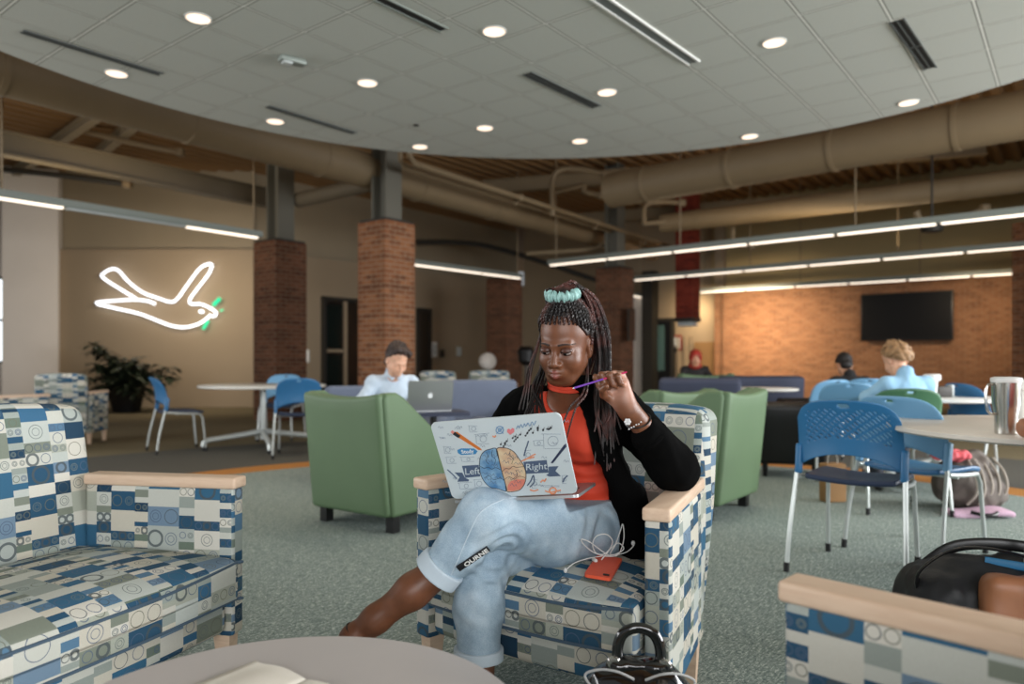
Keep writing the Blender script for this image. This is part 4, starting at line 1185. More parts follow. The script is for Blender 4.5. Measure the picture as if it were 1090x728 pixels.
# ================================================================ people: shared shapes
def nv(v): v = np.array(v, float); return v/np.linalg.norm(v)
def frame_of(yaw, pitch=0, roll=0):
    """rows = local axes (x: the person's left, y: back, z: up) in world space; yaw 0 faces -Y; pitch > 0 looks down"""
    m = Matrix.Rotation(yaw, 3, 'Z') @ Matrix.Rotation(pitch, 3, 'X') @ Matrix.Rotation(roll, 3, 'Y')
    return np.array(m).T
def to_local(X, c, fr, s=1.0):
    d = [X[i]-c[i] for i in range(3)]
    return [(d[0]*fr[k][0] + d[1]*fr[k][1] + d[2]*fr[k][2])/s for k in range(3)]
def head_sdf(X, c, fr, s=1.0, fine=True, female=True):
    q = to_local(X, c, fr, s)
    ax = abs(q[0]); Q = [ax, q[1], q[2]]
    d = ell(Q, (0, .012, .036), (.0755, .097, .100))                       # skull
    d = smin(d, ell(Q, (0, -.030, -.038), (.062, .060, .068)), .03)         # face
    d = smin(d, cone(Q, (0, -.060, -.098), (.016, -.056, -.098), .019, .017), .03)   # chin
    d = smin(d, cone(Q, (.052, .0, -.055), (.028, -.050, -.092), .016, .014), .03)     # jaw line
    d = smin(d, ell(Q, (.040, -.056, -.036), (.022, .023, .024)), .028)     # cheek
    if fine:
        d = smin(d, cone(Q, (0, -.088, .018), (.040, -.073, .019), .006, .006), .022)  # brow
        d = ssub(d, ell(Q, (.033, -.100, .000), (.021, .022, .0125)), .014)  # sockets
        d = smin(d, ell(Q, (.033, -.0705, .000), (.0178, .0158, .0145)), .003)       # lids
        d = smin(d, cone(Q, (0, -.086, .004), (0, -.1045, -.034), .0062, .0118), .012) # nose bridge to tip
        d = smin(d, ell(Q, (.0140, -.095, -.039), (.0090, .011, .0080)), .007)        # nostril wings
        d = ssub(d, ell(Q, (.0065, -.1035, -.0475), (.0035, .005, .003)), .003)
        d = smin(d, ell(Q, (0, -.080, -.066), (.030, .020, .022)), .014)               # mouth mound
        d = smin(d, cone(Q, (0.003, -.0985, -.0600), (.0240, -.0845, -.0660), .0066, .0030), .005)   # upper lip
        d = smin(d, cone(Q, (0, -.0985, -.0735), (.0210, -.0865, -.0705), .0085, .0040), .005)        # lower lip
        d = ssub(d, cone(Q, (0, -.1055, -.0667), (.0245, -.0895, -.0676), .0016, .0012), .002)
        e = ell(Q, (.0755, .012, -.010), (.0085, .0185, .030)); e = ssub(e, ell(Q, (.084, .008, -.008), (.007, .010, .018)), .005)
        e = smin(e, ell(Q, (.074, .004, -.034), (.006, .008, .009)), .008)
        d = smin(d, e, .006)
    else:
        d = smin(d, cone(Q, (0, -.088, .006), (0, -.106, -.034), .008, .012), .012)
        d = smin(d, ell(Q, (.076, .012, -.010), (.010, .020, .030)), .006)
    return d*s
def lip_mask(c, fr, s=1.0):
    def f(X):
        q = to_local(X, c, fr, s); Q = [abs(q[0]), q[1], q[2]]
        d = np.minimum(cone(Q, (0.003, -.0990, -.0600), (.0245, -.0850, -.0660), .0066, .0030), cone(Q, (0, -.0990, -.0735), (.0215, -.0870, -.0705), .0085, .0040))
        return np.clip(.5 - d/.0016, 0, 1)
    return f
def rot_about(v, axis, ang):
    q = Quaternion(Vector(axis), ang); r = q @ Vector(v); return np.array(r)
def hand_sdf(X, W, f, n, s, curls=((65, 80, 45),)*4, thumb=None, sc=1.0):
    """f forward, n palm normal, s thumb side. curls in degrees for index..little"""
    W = np.array(W); f, n, s = nv(f), nv(n), nv(s)
    off = [.029, .010, -.010, -.028]; ln = [.086, .089, .084, .076]
    segs = [(.042, .026, .020), (.046, .030, .021), (.042, .028, .020), (.034, .021, .018)]
    d = None
    for i in range(4):
        k = W + (f*ln[i] + s*off[i])*sc
        w0 = W + s*off[i]*.55*sc
        a = cone(X, w0, k, .0155*sc, .0115*sc); d = a if d is None else smin(d, a, .012)
    d = smin(d, cone(X, W + (s*.020+f*.02+n*.006)*sc, W + (s*.024+f*.05+n*.006)*sc, .016*sc, .011*sc), .015)
    d = smin(d, cone(X, W + (-s*.018+f*.02+n*.004)*sc, W + (-s*.024+f*.05+n*.004)*sc, .014*sc, .011*sc), .015)
    for i in range(4):
        p = W + (f*ln[i] + s*off[i])*sc; cum = 0; fd = None
        pts = [p]
        for j in range(3):
            cum += curls[i][j]
            dv = rot_about(f, np.cross(f, n), R(cum)); p = p + dv*segs[i][j]*sc; pts.append(p)
        rs = [.0106*sc, .0098*sc, .0088*sc, .0076*sc]
        if i == 3: rs = [r*.88 for r in rs]
        fd = chain(X, pts, rs, .003); d = smin(d, fd, .003)
    th = thumb or [(.026, .022, .008), (.030, .052, .022), (.018, .070, .036), (.002, .076, .044)]
    pts = [W + (s*a + f*b + n*c_)*sc for a, b, c_ in th]
    d = smin(d, chain(X, pts, [.0145*sc, .0115*sc, .0095*sc, .0078*sc], .004), .005)
    return d
def bvh_of(objs):
    from mathutils.bvhtree import BVHTree
    bpy.context.view_layer.update()
    dg = bpy.context.evaluated_depsgraph_get(); vs = []; fs = []
    for o in objs:
        e = o.evaluated_get(dg); me = e.to_mesh(); b = len(vs); mw = o.matrix_world
        vs += [mw @ v.co for v in me.vertices]; fs += [tuple(b+i for i in p.vertices) for p in me.polygons]; e.to_mesh_clear()
    return BVHTree.FromPolygons(vs, fs)
def hit_px(bvh, px, py):
    o = Vector((0, 0, H)); d = (P(px, py, 1.0) - o).normalized(); return bvh.ray_cast(o, d)

def skin_mat(name, base, lip=None, palm=None, rough=.42):
    t = NT(name); c = t.coord()
    n = t.noise(c, 30, 4)
    b = srgb(base); d = tuple(x*.86 for x in b[:3])+(1,); l = tuple(min(1, x*1.12) for x in b[:3])+(1,)
    cc = t.ramp(n, [(.3, d), (.7, l)])
    for an, colr in (('lip', lip), ('palm', palm)):
        if colr:
            a = t.n.new('ShaderNodeAttribute'); a.attribute_name = an
            cc = t.mix(a.outputs['Fac'], cc, srgb(colr))
    t.base(cc); t.par(Roughness=rough)
    t.bs.inputs['Subsurface Weight'].default_value = .08; t.bs.inputs['Subsurface Radius'].default_value = (.02, .008, .004); t.bs.inputs['Subsurface Scale'].default_value = .3
    t.bump(t.noise(c, 350, 2), .08, .001)
    return t.m
SK = skin_mat('deep_brown_skin', '70452e', lip='8a4f48', palm='b98a76')

# ================================================================ the seated woman
wm = thing('person', 'person in black cardigan and orange top, long dark braids, legs crossed, laptop on lap', 'person', (.2, 2.3, 0))
HC = (.166, 2.262, 1.082); HF = frame_of(R(-27), R(17), R(3))
LX = nv((.95, -.31, 0)); FW = nv((-.31, -.95, 0)); UP = np.array((0, 0, 1.))
TC = np.array((.19, 2.375, 0))
def tp(lx, fw, z): return TC + LX*lx + FW*fw + UP*z
TFR = [LX, -FW, UP]
def torso(X, inf=0):
    d = ell(X, tp(0, .0, .80), (.148, .098, .13), TFR)
    d = smin(d, ell(X, (.235, 2.40, .60), (.140, .105, .15), TFR), .06)
    d = smin(d, ell(X, (.255, 2.40, .49), (.170, .14, .10), TFR), .05)
    d = smin(d, cone(X, tp(-.13, -.01, .875), tp(.13, -.01, .875), .048), .05)
    for s in (-1, 1): d = smin(d, ell(X, tp(s*.070, .078, .785), (.066, .062, .066), TFR), .03)
    d = smin(d, cone(X, tp(0, .0, .89), (.168, 2.30, 1.0), .058, .052), .03)
    return d - inf
EL_L = (.479, 2.15, .712); WR_L = (.3155, 2.055, .913); SH_L = tp(.168, -.01, .872)
EL_R = (-.128, 2.35, .655); WR_R = (.015, 2.235, .715); SH_R = tp(-.170, -.01, .868)
fL = nv((-.42, -.06, .90)); nL = nv((-.45, -.87, -.14)); nL = nv(nL - fL*np.dot(nL, fL)); sL = np.cross(nL, fL)
# right hand resting on the keyboard
fR = nv((.22, -.95, -.22)); nR = nv((0, -.05, -1)); nR = nv(nR - fR*np.dot(nR, fR)); sR = np.cross(fR, nR)
HIP_L, KN_L, CU_L, AN_L = (.285, 2.32, .505), (-.070, 2.00, .604), (-.205, 2.01, .448), (-.432, 2.005, .276)
HIP_R, KN_R, CU_R, AN_R = (.14, 2.42, .50), (-.082, 2.085, .462), (-.094, 2.055, .195), (-.088, 2.05, .075)
def p_head(X): return smin(smin(head_sdf(X, HC, HF), cone(X, (.180, 2.33, .92), (.168, 2.290, 1.02), .055, .052), .02), torso(X), .03)
def p_chest(X): return torso(X)
def p_arm_l(X):
    d = chain(X, [EL_L, WR_L], [.040, .0275])
    d = smin(d, cone(X, np.array(WR_L)-fL*.03, np.array(WR_L)+fL*.01, .026, .024), .02)
    return smin(d, hand_sdf(X, WR_L, fL, nL, sL, ((70, 100, 60), (74, 100, 60), (78, 98, 60), (82, 96, 60)),
               thumb=[(.024, .020, .012), (.032, .046, .034), (.022, .064, .052), (.004, .070, .060)]), .012)
def p_arm_r(X):
    d = chain(X, [EL_R, WR_R], [.040, .027])
    return smin(d, hand_sdf(X, WR_R, fR, nR, sR, ((28, 45, 30),)*4, thumb=[(.026, .02, .004), (.045, .045, .008), (.05, .065, .014), (.048, .085, .018)]), .012)
def p_leg_l(X):
    kn = np.array(CU_L) + (np.array(CU_L)-np.array(AN_L))*.25
    d = chain(X, [kn, tuple(lerp(np.array(CU_L), np.array(AN_L), .30)), tuple(lerp(np.array(CU_L), np.array(AN_L), .75)), AN_L], [.046, .0445, .0355, .0295], .03)
    a = np.array(AN_L); heel = a + np.array((.028, .035, -.030)); ball = a + np.array((-.050, -.110, -.110)); toe = ball + np.array((-.018, -.055, -.016))
    d = smin(d, cone(X, a, heel, .031, .026), .02); d = smin(d, cone(X, a + np.array((-.01, -.01, -.01)), ball, .032, .023), .02)
    side = nv(np.cross(ball-a, (0, 0, 1)))
    for k, (o_, l_) in enumerate(((.028, 1.0), (.013, 1.0), (0, .92), (-.012, .82), (-.024, .70))):
        b0 = ball + side*o_; d = smin(d, cone(X, b0, b0 + (toe-ball)*l_, .013 if k else .014, .0085), .006)
    return d
def p_leg_r(X):
    d = chain(X, [KN_R, (-.092, 2.07, .32), (-.092, 2.055, .16), AN_R], [.05, .052, .036, .030], .03)
    a = np.array(AN_R); heel = a + np.array((.012, .03, -.035)); ball = a + np.array((-.075, -.115, -.045)); toe = ball + np.array((-.028, -.045, -.006))
    d = smin(d, cone(X, a, heel, .030, .027), .02); d = smin(d, cone(X, a, ball, .032, .020), .02)
    side = nv(np.cross(ball-a, (0, 0, 1)))
    for k, (o_, l_) in enumerate(((.028, 1.0), (.013, 1.0), (0, .92), (-.012, .82), (-.024, .70))):
        b0 = ball + side*o_; d = smin(d, cone(X, b0, b0 + (toe-ball)*l_, .013, .0085), .006)
    return d
parts = [sdf_mesh(p_head, (.0, 2.08, .852), (.36, 2.46, 1.24), .0028), sdf_mesh(p_chest, (-.02, 2.2, .66), (.40, 2.52, .868), .008),
         sdf_mesh(p_arm_l, (.20, 1.92, .68), (.54, 2.22, 1.04), .0028), sdf_mesh(p_arm_r, (-.2, 2.0, .58), (.12, 2.37, .78), .004),
         sdf_mesh(p_leg_l, (-.66, 1.82, .12), (-.10, 2.14, .53), .005), sdf_mesh(p_leg_r, (-.26, 1.82, 0.0), (.0, 2.20, .50), .005)]
lm_ = lip_mask(HC, HF)
def palm_mask(X):
    d = [X[i]-WR_L[i] for i in range(3)]
    nn_ = d[0]*nL[0]+d[1]*nL[1]+d[2]*nL[2]; ff = d[0]*fL[0]+d[1]*fL[1]+d[2]*fL[2]
    near = np.clip((.16-np.sqrt(d[0]**2+d[1]**2+d[2]**2))/.03, 0, 1)
    return np.clip((nn_+.002)/.012, 0, 1)*np.clip((ff+.03)/.05, 0, 1)*np.clip((.034-nn_)/.012, 0, 1)*near*.9
def lipm(X):
    near = (np.abs(X[0]-HC[0]) < .15) & (np.abs(X[2]-HC[2]) < .2)
    return lm_(X)*near
body = np_mesh('body', parts, SK, wm, attr={'lip': lipm, 'palm': palm_mask})
# eyes
def hl(x, y, z):
    v = np.array(HC) + HF[0]*x + HF[1]*y + HF[2]*z; return Vector(v.tolist())
ew = mat('eye_white', '9a8d86', .25, coat=.4); ei = mat('dark_iris', '120a07', .1)
hb3 = Matrix(HF.T.tolist()).to_4x4()
for s in (-1, 1):
    c = hl(s*.033, -.0740, -.001)
    Me = Matrix.Translation(c) @ hb3
    e = MB().ball((0, 0, 0), .0160, 20, sc=(1, .95, .84), M=Me).build('eye', ew, wm, world=True, smooth=80)
    gz = (HF[1]*-1*.92 + HF[2]*-.30 + HF[0]*-.10)
    g = Vector(gz.tolist()).normalized()
    MB().ball((0, 0, 0), .0074, 14, M=Matrix.Translation(c + g*.0098)).build('iris', ei, wm, world=True, smooth=80)
def lidf(X):
    q = to_local(X, HC, HF); Q = [abs(q[0]), q[1], q[2]]
    d = ell(Q, (.033, -.0738, .0005), (.0190, .0166, .0154)); d = np.maximum(d, -(Q[2] + .0022 - (Q[0]-.033)**2*10))
    d2 = ell(Q, (.033, -.0738, -.0005), (.0188, .0162, .0148)); d2 = np.maximum(d2, (Q[2] + .0094 - (Q[0]-.033)**2*12))
    return np.minimum(d, d2)
lsk = skin_mat('lid_skin', '523024')
for s in (-1, 1):
    c = hl(s*.033, -.0740, 0)
    v, q = sdf_mesh(lambda X, s=s: np.maximum(lidf(X), -s*to_local(X, HC, HF)[0]), (c.x-.03, c.y-.03, c.z-.025), (c.x+.03, c.y+.03, c.z+.025), .0012)
    np_mesh('eyelid', [(v, q)], lsk, wm)
lash = MB(); brow = MB()
for s in (-1, 1):
    pts = []
    for k in range(9):
        x = .033 + (k-4)*.0043; z = -.0022 + (x-.033)**2*10
        yy = -.0738 - .0166*math.sqrt(max(0.02, 1 - ((x-.033)/.0190)**2 - ((z-.0005)/.0154)**2)) - .0006
        pts.append(hl(s*x, yy, z))
    lash.tube(pts, .0012, 5)
    # brows lie on the surface
bv = bvh_of([body])
for s in (-1, 1):
    pts = []
    for k in range(9):
        u = k/8; x = s*(.014 + .042*u); z = .0210 + .0036*math.sin(u*PI*.9) - .0035*u*u
        o_ = hl(x, -.16, z); dd = Vector((HF[1]).tolist())
        hh = bv.ray_cast(o_, dd)
        pts.append((hh[0] if hh[0] else hl(x, -.09, z)) - dd*.0010)
    brow.tube(pts, lambda t: .0034*(1-.6*t) , 6, flat=.5)
hairm = mat('dark_hair', '120c0b', .45, spec=.6)
lash.build('eyelashes', hairm, wm, world=True); brow.build('eyebrows', mat('brow_hair', '2b1a13', .7), wm, world=True)

# ---- orange top
M['orange_top'] = mat('orange_jersey', 'd8452a', .75, bump=.2, bscale=500)
def top_(X):
    z = X[2]
    q = to_local(X, TC, TFR)
    fold = .0035*np.sin(z*150 + 2.2*np.sin(q[0]*22) + 1.5)*np.clip((.76-z)/.05, 0, 1) + .003*wob(X, 30, 1.)*np.clip((.80-z)/.05, 0, 1)
    d = torso(X, .007) - np.clip((.63-z)/.07, 0, 1)*.034 + fold
    d = ssub(d, ell(X, tp(-.012, .075, .945), (.062, .095, .082), TFR), .006)
    d = np.maximum(d, z - .93); d = np.maximum(d, .535-z)
    arms = np.minimum(cone(X, tp(.20, 0, .95), tp(.20, 0, .85), .06), cone(X, tp(-.20, 0, .95), tp(-.20, 0, .85), .06))
    return np.maximum(d, -arms)
v, q = sdf_mesh(top_, (-.03, 2.17, .50), (.46, 2.56, .95), .0045)
np_mesh('orange_top', [(v, q)], M['orange_top'], wm)
# choker ribbon
nk = [np.array((.180, 2.33, .92)), np.array((.168, 2.290, 1.02))]; na = nv(nk[1]-nk[0]); nc = lerp(nk[0], nk[1], .42)
e1 = nv(np.cross(na, (0, 1, 0))); e2 = np.cross(na, e1)
for k in range(2):
    pts = [Vector((nc + na*(-.006+.013*k) + (e1*math.cos(a)+e2*math.sin(a))*.0600 + FW*.004 + UP*.004*math.sin(a*2+k)).tolist()) for a in [2*PI*i/40 for i in range(40)]]
    MB().tube(pts, .0068, 8, closed=True, flat=.45).build('choker', M['orange_top'], wm, world=True)

# ---- cardigan
M['cardigan'] = mat('black_knit', '080808', .95, bump=.5, bscale=700, spec=.06)
def cardi(X):
    d = torso(X, .022)
    d = np.maximum(d, .50-X[2])
    # sleeves
    sl = chain(X, [SH_L, EL_L], [.068, .068], .05)
    cuffL = lerp(np.array(EL_L), np.array(WR_L), .50)
    sl = smin(sl, cone(X, EL_L, cuffL, .062, .052), .035)
    sr = chain(X, [SH_R, EL_R], [.068, .060], .05); sr = smin(sr, cone(X, EL_R, lerp(np.array(EL_R), np.array(WR_R), .78), .055, .042), .03)
    d = smin(d, sl, .035); d = smin(d, sr, .035)
    # opening
    q = to_local(X, TC, TFR)
    cx = -.010 + (q[2]-.75)*(-.22)
    half = .118 - np.clip(q[2]-.82, 0, .2)*.55
    op = np.maximum(np.abs(q[0]-cx)-half, q[1]+.005)
    d = ssub(d, op, .012)
    d = ssub(d, ell(X, tp(-.005, .03, .955), (.078, .095, .085), TFR), .012)
    # hanging left front panel
    pan = chain(X, [tp(.112, .075, .87), tp(.136, .118, .76), (.352, 2.235, .62), (.372, 2.225, .475)], [.022, .030, .045, .052], .03)
    pan = smin(pan, cone(X, (.375, 2.30, .60), (.385, 2.30, .46), .05, .06), .05)
    d = smin(d, pan, .02)
    pr = chain(X, [tp(-.125, .075, .86), tp(-.145, .10, .74), tp(-.14, .10, .60)], [.024, .028, .03], .03); d = smin(d, pr, .02)
    d = d + .0045*wob(X, 24, .8) + .0022*wob(X, 60, 2.1)
    # hollow cuff
    return d
v, q = sdf_mesh(cardi, (-.24, 2.0, .40), (.60, 2.58, .99), .0058)
np_mesh('cardigan', [(v, q)], M['cardigan'], wm)
for (a, b, r_) in ((EL_L, WR_L, .0535), ):
    c0 = lerp(np.array(a), np.array(b), .50); ax_ = nv(np.array(b)-np.array(a)); e1 = nv(np.cross(ax_, (0, 0, 1))); e2 = np.cross(ax_, e1)
    pts = [Vector((c0 + ax_*.004*math.sin(3*t_) + (e1*math.cos(t_)+e2*math.sin(t_))*(r_-.009)).tolist()) for t_ in [2*PI*i/30 for i in range(30)]]
    MB().tube(pts, .011, 8, closed=True).build('sleeve_hem', M['cardigan'], wm, world=True)

# ---- jeans
def denim():
    t = NT('light_denim'); c = t.coord()
    n = t.noise(c, 9, 4, .6); w = t.noise(c, 420, 2)
    cc = t.ramp(n, [(.3, srgb('8ea3b3')), (.5, srgb('a6b9c6')), (.72, srgb('c3d0d9'))])
    cc = t.mix(.22, cc, t.ramp(w, [(.35, srgb('6f8499')), (.65, srgb('dfe5ea'))]), 'OVERLAY')
    t.base(cc); t.par(Roughness=.85); t.bs.inputs['Specular IOR Level'].default_value = .2; t.bump(w, .25, .001); return t.m
M['denim'] = denim(); M['denim_l'] = mat('denim_cuff', 'c2d0da', .85, bump=.3, bscale=400)
def jeans(X):
    d = ell(X, (.235, 2.405, .500), (.185, .150, .105), TFR)
    tl = chain(X, [HIP_L, (.115, 2.170, .535), KN_L], [.118, .104, .074], .05)
    tl = smin(tl, chain(X, [KN_L, lerp(np.array(KN_L), np.array(CU_L), .5), CU_L], [.072, .064, .057], .03), .03)
    tr_ = chain(X, [HIP_R, (.03, 2.24, .475), KN_R], [.112, .090, .070], .05)
    tr_ = smin(tr_, chain(X, [KN_R, (-.094, 2.07, .33), CU_R], [.068, .0655, .060], .03), .03)
    ax_ = nv(np.array(CU_L)-np.array(KN_L)); e = (X[0]-CU_L[0])*ax_[0] + (X[1]-CU_L[1])*ax_[1] + (X[2]-CU_L[2])*ax_[2]
    tl = np.where(X[0] < .05, np.maximum(tl, e), tl)
    tr_ = np.maximum(tr_, CU_R[2]-X[2])
    d = smin(d, tl, .05); d = smin(d, tr_, .02)
    # folds: radiating at the knees and hip
    def folds(c, amp, fr_, rad):
        dx, dy, dz = X[0]-c[0], X[1]-c[1], X[2]-c[2]
        r = np.sqrt(dx*dx+dy*dy+dz*dz)
        return amp*np.sin(r*fr_ + 2.5*np.sin(dz*18+dx*9))*np.exp(-(r/rad)**2)
    d = d + folds((-.02, 1.99, .53), .0042, 170, .10) + folds((.26, 2.2, .53), .004, 140, .13) + folds((-.06, 2.02, .40), .003, 130, .10)
    d = d + .0028*wob(X, 20, 1.) + .0015*wob(X, 48, .4)
    # ends
    d = np.maximum(d, X[2]-.598-.5*np.clip((.16-X[0])/.16, 0, 1))
    return d
v, q = sdf_mesh(jeans, (-.30, 1.90, .15), (.46, 2.60, .70), .0052)
jn = np_mesh('jeans', [(v, q)], M['denim'], wm)
def cuff(c, ax_, r, wd):
    c = np.array(c); ax_ = nv(ax_)
    def f(X):
        d = [X[i]-c[i] for i in range(3)]; h_ = d[0]*ax_[0]+d[1]*ax_[1]+d[2]*ax_[2]
        rr = np.sqrt(np.maximum(d[0]**2+d[1]**2+d[2]**2-h_**2, 0))
        a = np.abs(rr-r-.0015*wob(X, 40, 1))-.0055; b = np.abs(h_)-wd
        return np.sqrt(np.maximum(a, 0)**2+np.maximum(b, 0)**2) + np.minimum(np.maximum(a, b), 0) - .0025
    m = r+.03
    return sdf_mesh(f, tuple(c-m), tuple(c+m), .0035)
np_mesh('rolled_cuff', [cuff(np.array(CU_L)-nv(np.array(CU_L)-np.array(KN_L))*.010, np.array(CU_L)-np.array(KN_L), .0590, .019)], M['denim_l'], wm)
np_mesh('rolled_cuff', [cuff((CU_R[0], CU_R[1], CU_R[2]+.012), (.0, .02, 1), .0625, .014)], M['denim_l'], wm)
# seam and black side label with pale lettering
jb = bvh_of([jn])
sm = []
for px, py in ((560, 531), (545, 530), (528, 535), (512, 545), (503, 560), (495, 578), (487, 597), (480, 612)):
    h_ = hit_px(jb, px, py)
    if h_[0]: sm.append(h_[0] + h_[1]*.0008)
if len(sm) > 3: MB().tube(spline(sm, 5), .0016, 6).build('side_seam', M['denim_l'], wm, world=True)
hA, hB = hit_px(jb, 491, 601), hit_px(jb, 515, 585)
if hA[0] and hB[0]:
    a, b = hA[0], hB[0]; d_ = (b-a).normalized(); nn = (hA[1]+hB[1]).normalized()
    yb = nn.cross(d_).normalized(); nn = d_.cross(yb).normalized()
    Mt = Matrix((( d_.x, yb.x, nn.x, 0), (d_.y, yb.y, nn.y, 0), (d_.z, yb.z, nn.z, 0), (0, 0, 0, 1)))
    c_ = (a+b)/2 + nn*.006
    Mt = Matrix.Translation(c_) @ Mt
    lb = MB().box((0, 0, 0), (.098, .021, .006), bev=.002); lb.v = [tuple(Mt @ Vector(p)) for p in lb.v]
    lbo = lb.build('side_label', mat('label_black', '101216', .7), wm, world=True)
    tx = text_mb('OURNE', .0215, Mt @ Matrix.Translation((0.008, 0, .0036)), .0006, bold=.0006)
    mw = wm
    o = tx.build('label_lettering', M['white'], wm, world=True); o.parent = lbo; 

# ---- sandals
so = mat('tan_sole', '8a5f3e', .6)
def sandal(a, ball, toe, heel, up):
    a, ball, toe, heel = map(np.array, (a, ball, toe, heel)); up = nv(up)
    mb = MB(); L_ = [heel - up*.030, lerp(heel, ball, .5) - up*.030, ball - up*.028, toe - up*.016]
    mb.tube(spline([Vector(p.tolist()) for p in L_], 5), lambda t: .030+.012*math.sin(t*PI*.9), 12, flat=.22)
    return mb
aL = np.array(AN_L); hL = aL+np.array((.028, .035, -.030)); bL_ = aL+np.array((-.050, -.110, -.110)); tL = bL_+np.array((-.018, -.055, -.016))
sandal(aL, bL_, tL, hL, nv(np.cross(np.cross(bL_-hL, (0, 0, 1)), bL_-hL))).build('sandal_sole', so, wm, world=True)
aR_ = np.array(AN_R); hR = aR_+np.array((.012, .03, -.035)); bR_ = aR_+np.array((-.075, -.115, -.045)); tR = bR_+np.array((-.028, -.045, -.006))
sandal(aR_, bR_, tR, hR, (0, 0, 1)).build('sandal_sole', so, wm, world=True)
for a_, h_, b_ in ((aL, hL, bL_), (aR_, hR, bR_)):
    ax_ = nv(lerp(h_, b_, .2)-a_) if a_ is aR_ else nv(np.array(CU_L)-aL)
    e1 = nv(np.cross(ax_, (0, 1, .2))); e2 = np.cross(ax_, e1)
    c_ = a_ + (np.array((0, 0, .0)))
    pts = [Vector((c_ + (e1*math.cos(t_)+e2*math.sin(t_))*.0345).tolist()) for t_ in [2*PI*i/24 for i in range(24)]]
    MB().tube(pts, .007, 6, closed=True, flat=.4).build('sandal_strap', M['dark'], wm, world=True)
    ax_ = nv(b_-a_); e1 = nv(np.cross(ax_, (0, 0, 1))); e2 = np.cross(ax_, e1); c_ = lerp(a_, b_, .78)
    pts = [Vector((c_ + (e1*math.cos(t_)*1.25+e2*math.sin(t_))*.031).tolist()) for t_ in [2*PI*i/24 for i in range(24)]]
    MB().tube(pts, .009, 6, closed=True, flat=.3).build('sandal_strap', M['dark'], wm, world=True)

# ---- hair
hm = NT('braided_hair'); n_ = hm.noise(hm.coord(), 14, 3); hm.base(hm.ramp(n_, [(.38, srgb('100a09')), (.50, srgb('22130f')), (.62, srgb('54302a'))])); hm.par(Roughness=.5); BR = hm.m
def scalp(X):
    q = to_local(X, HC, HF)
    Q = [abs(q[0]), q[1], q[2]]
    d = ell(Q, (0, .014, .038), (.0805, .101, .104))
    # hairline plane: keeps the hair above the forehead and behind the ear
    line = (-q[1]*.78 - (q[2]-.082)*.60 + np.abs(q[0])*-.10) - .030
    line2 = (-q[1] - .012) - np.clip((q[2]+.0)*1.2, -.2, .062)
    cut = np.maximum(d, np.minimum(-q[2]*0-1, 1)) if False else np.maximum(d, line)
    cut = np.maximum(cut, np.where(q[2] < .045, (-q[1] - .004 - q[2]*.55), -1))
    cut = np.maximum(cut, np.where((q[2] < .03) & (Q[0] > .05), -q[1]+.022-.0*q[2], -1))
    nape = ell(Q, (0, .055, -.055), (.060, .050, .075))
    return smin(cut, nape, .015)
v, q = sdf_mesh(scalp, (.02, 2.1, .93), (.34, 2.44, 1.24), .004)
hair = np_mesh('hair_base', [(v, q)], BR, wm)
rnd = random.Random(11)
bun = np.array(hl(0.0, .008, .156)); 
def braid(mb, ctrl, r, n=5, taper=.55):
    pts = spline([Vector(tuple(map(float, c))) for c in ctrl], n*2)
    # resample
    L_ = [0]
    for i in range(1, len(pts)): L_.append(L_[-1]+(pts[i]-pts[i-1]).length)
    tot = L_[-1]; m = max(6, int(tot/.0042)); out = []; j = 0
    for k in range(m+1):
        s_ = tot*k/m
        while j < len(L_)-2 and L_[j+1] < s_: j += 1
        f_ = (s_-L_[j])/max(1e-6, L_[j+1]-L_[j]); out.append(pts[j].lerp(pts[j+1], min(1, max(0, f_))))
    fr = frames(out); ph0 = rnd.uniform(0, 6)
    per = r*4.6
    for st_ in (0, 1, 2):
        pp = []
        for k, (p, (t, a, b)) in enumerate(zip(out, fr)):
            s_ = tot*k/m; ph = 2*PI*s_/per + st_*2*PI/3 + ph0; sc_ = 1-taper*(s_/tot)**3
            pp.append(p + (a*math.sin(ph)*.62 + b*math.sin(2*ph)*.34)*r*sc_)
        mb.tube(pp, lambda t: r*.58*(1-taper*t**3), 4)
bvb = bvh_of([body, hair])
corn = MB()
def surf(x, y, z, lift=.002):
    """point on the scalp in the direction (x,y,z) from the head centre, head axes"""
    d_ = Vector((HF[0]*x + HF[1]*y + HF[2]*z).tolist()).normalized(); c_ = Vector((np.array(HC)+HF[2]*.04+HF[1]*.012).tolist())
    h_ = bvb.ray_cast(c_ + d_*.3, -d_)
    return np.array((h_[0] if h_[0] else c_ + d_*.09) + d_*lift)
for k in range(25):
    a = lerp(-120, 120, k/24)
    x0, y0 = math.sin(R(a)), -math.cos(R(a))
    zz = .50 if abs(a) < 45 else .50 - (abs(a)-45)/70*.78
    ctrl = [surf(x0, y0, zz, -.003), surf(x0, y0, zz+.12), surf(x0*.93, y0*.93, zz+.34), surf(x0*.75, y0*.75, zz+.75), surf(x0*.45, y0*.45, 1.05, .006), bun + (HF[0]*x0+HF[1]*y0)*.030 + HF[2]*.0]
    braid(corn, ctrl, .0066, taper=.0)
for k in range(9):
    a = lerp(-90, 90, k/8) + 180
    x0, y0 = math.sin(R(a)), -math.cos(R(a))
    ctrl = [surf(x0, y0, -.5), surf(x0, y0, .1), surf(x0*.8, y0*.8, .8), bun + (HF[0]*x0+HF[1]*y0)*.03]
    braid(corn, ctrl, .006, taper=.0)
corn.build('cornrows', BR, wm, world=True, smooth=80)
hang = MB()
def J(a): return rnd.uniform(-a, a)
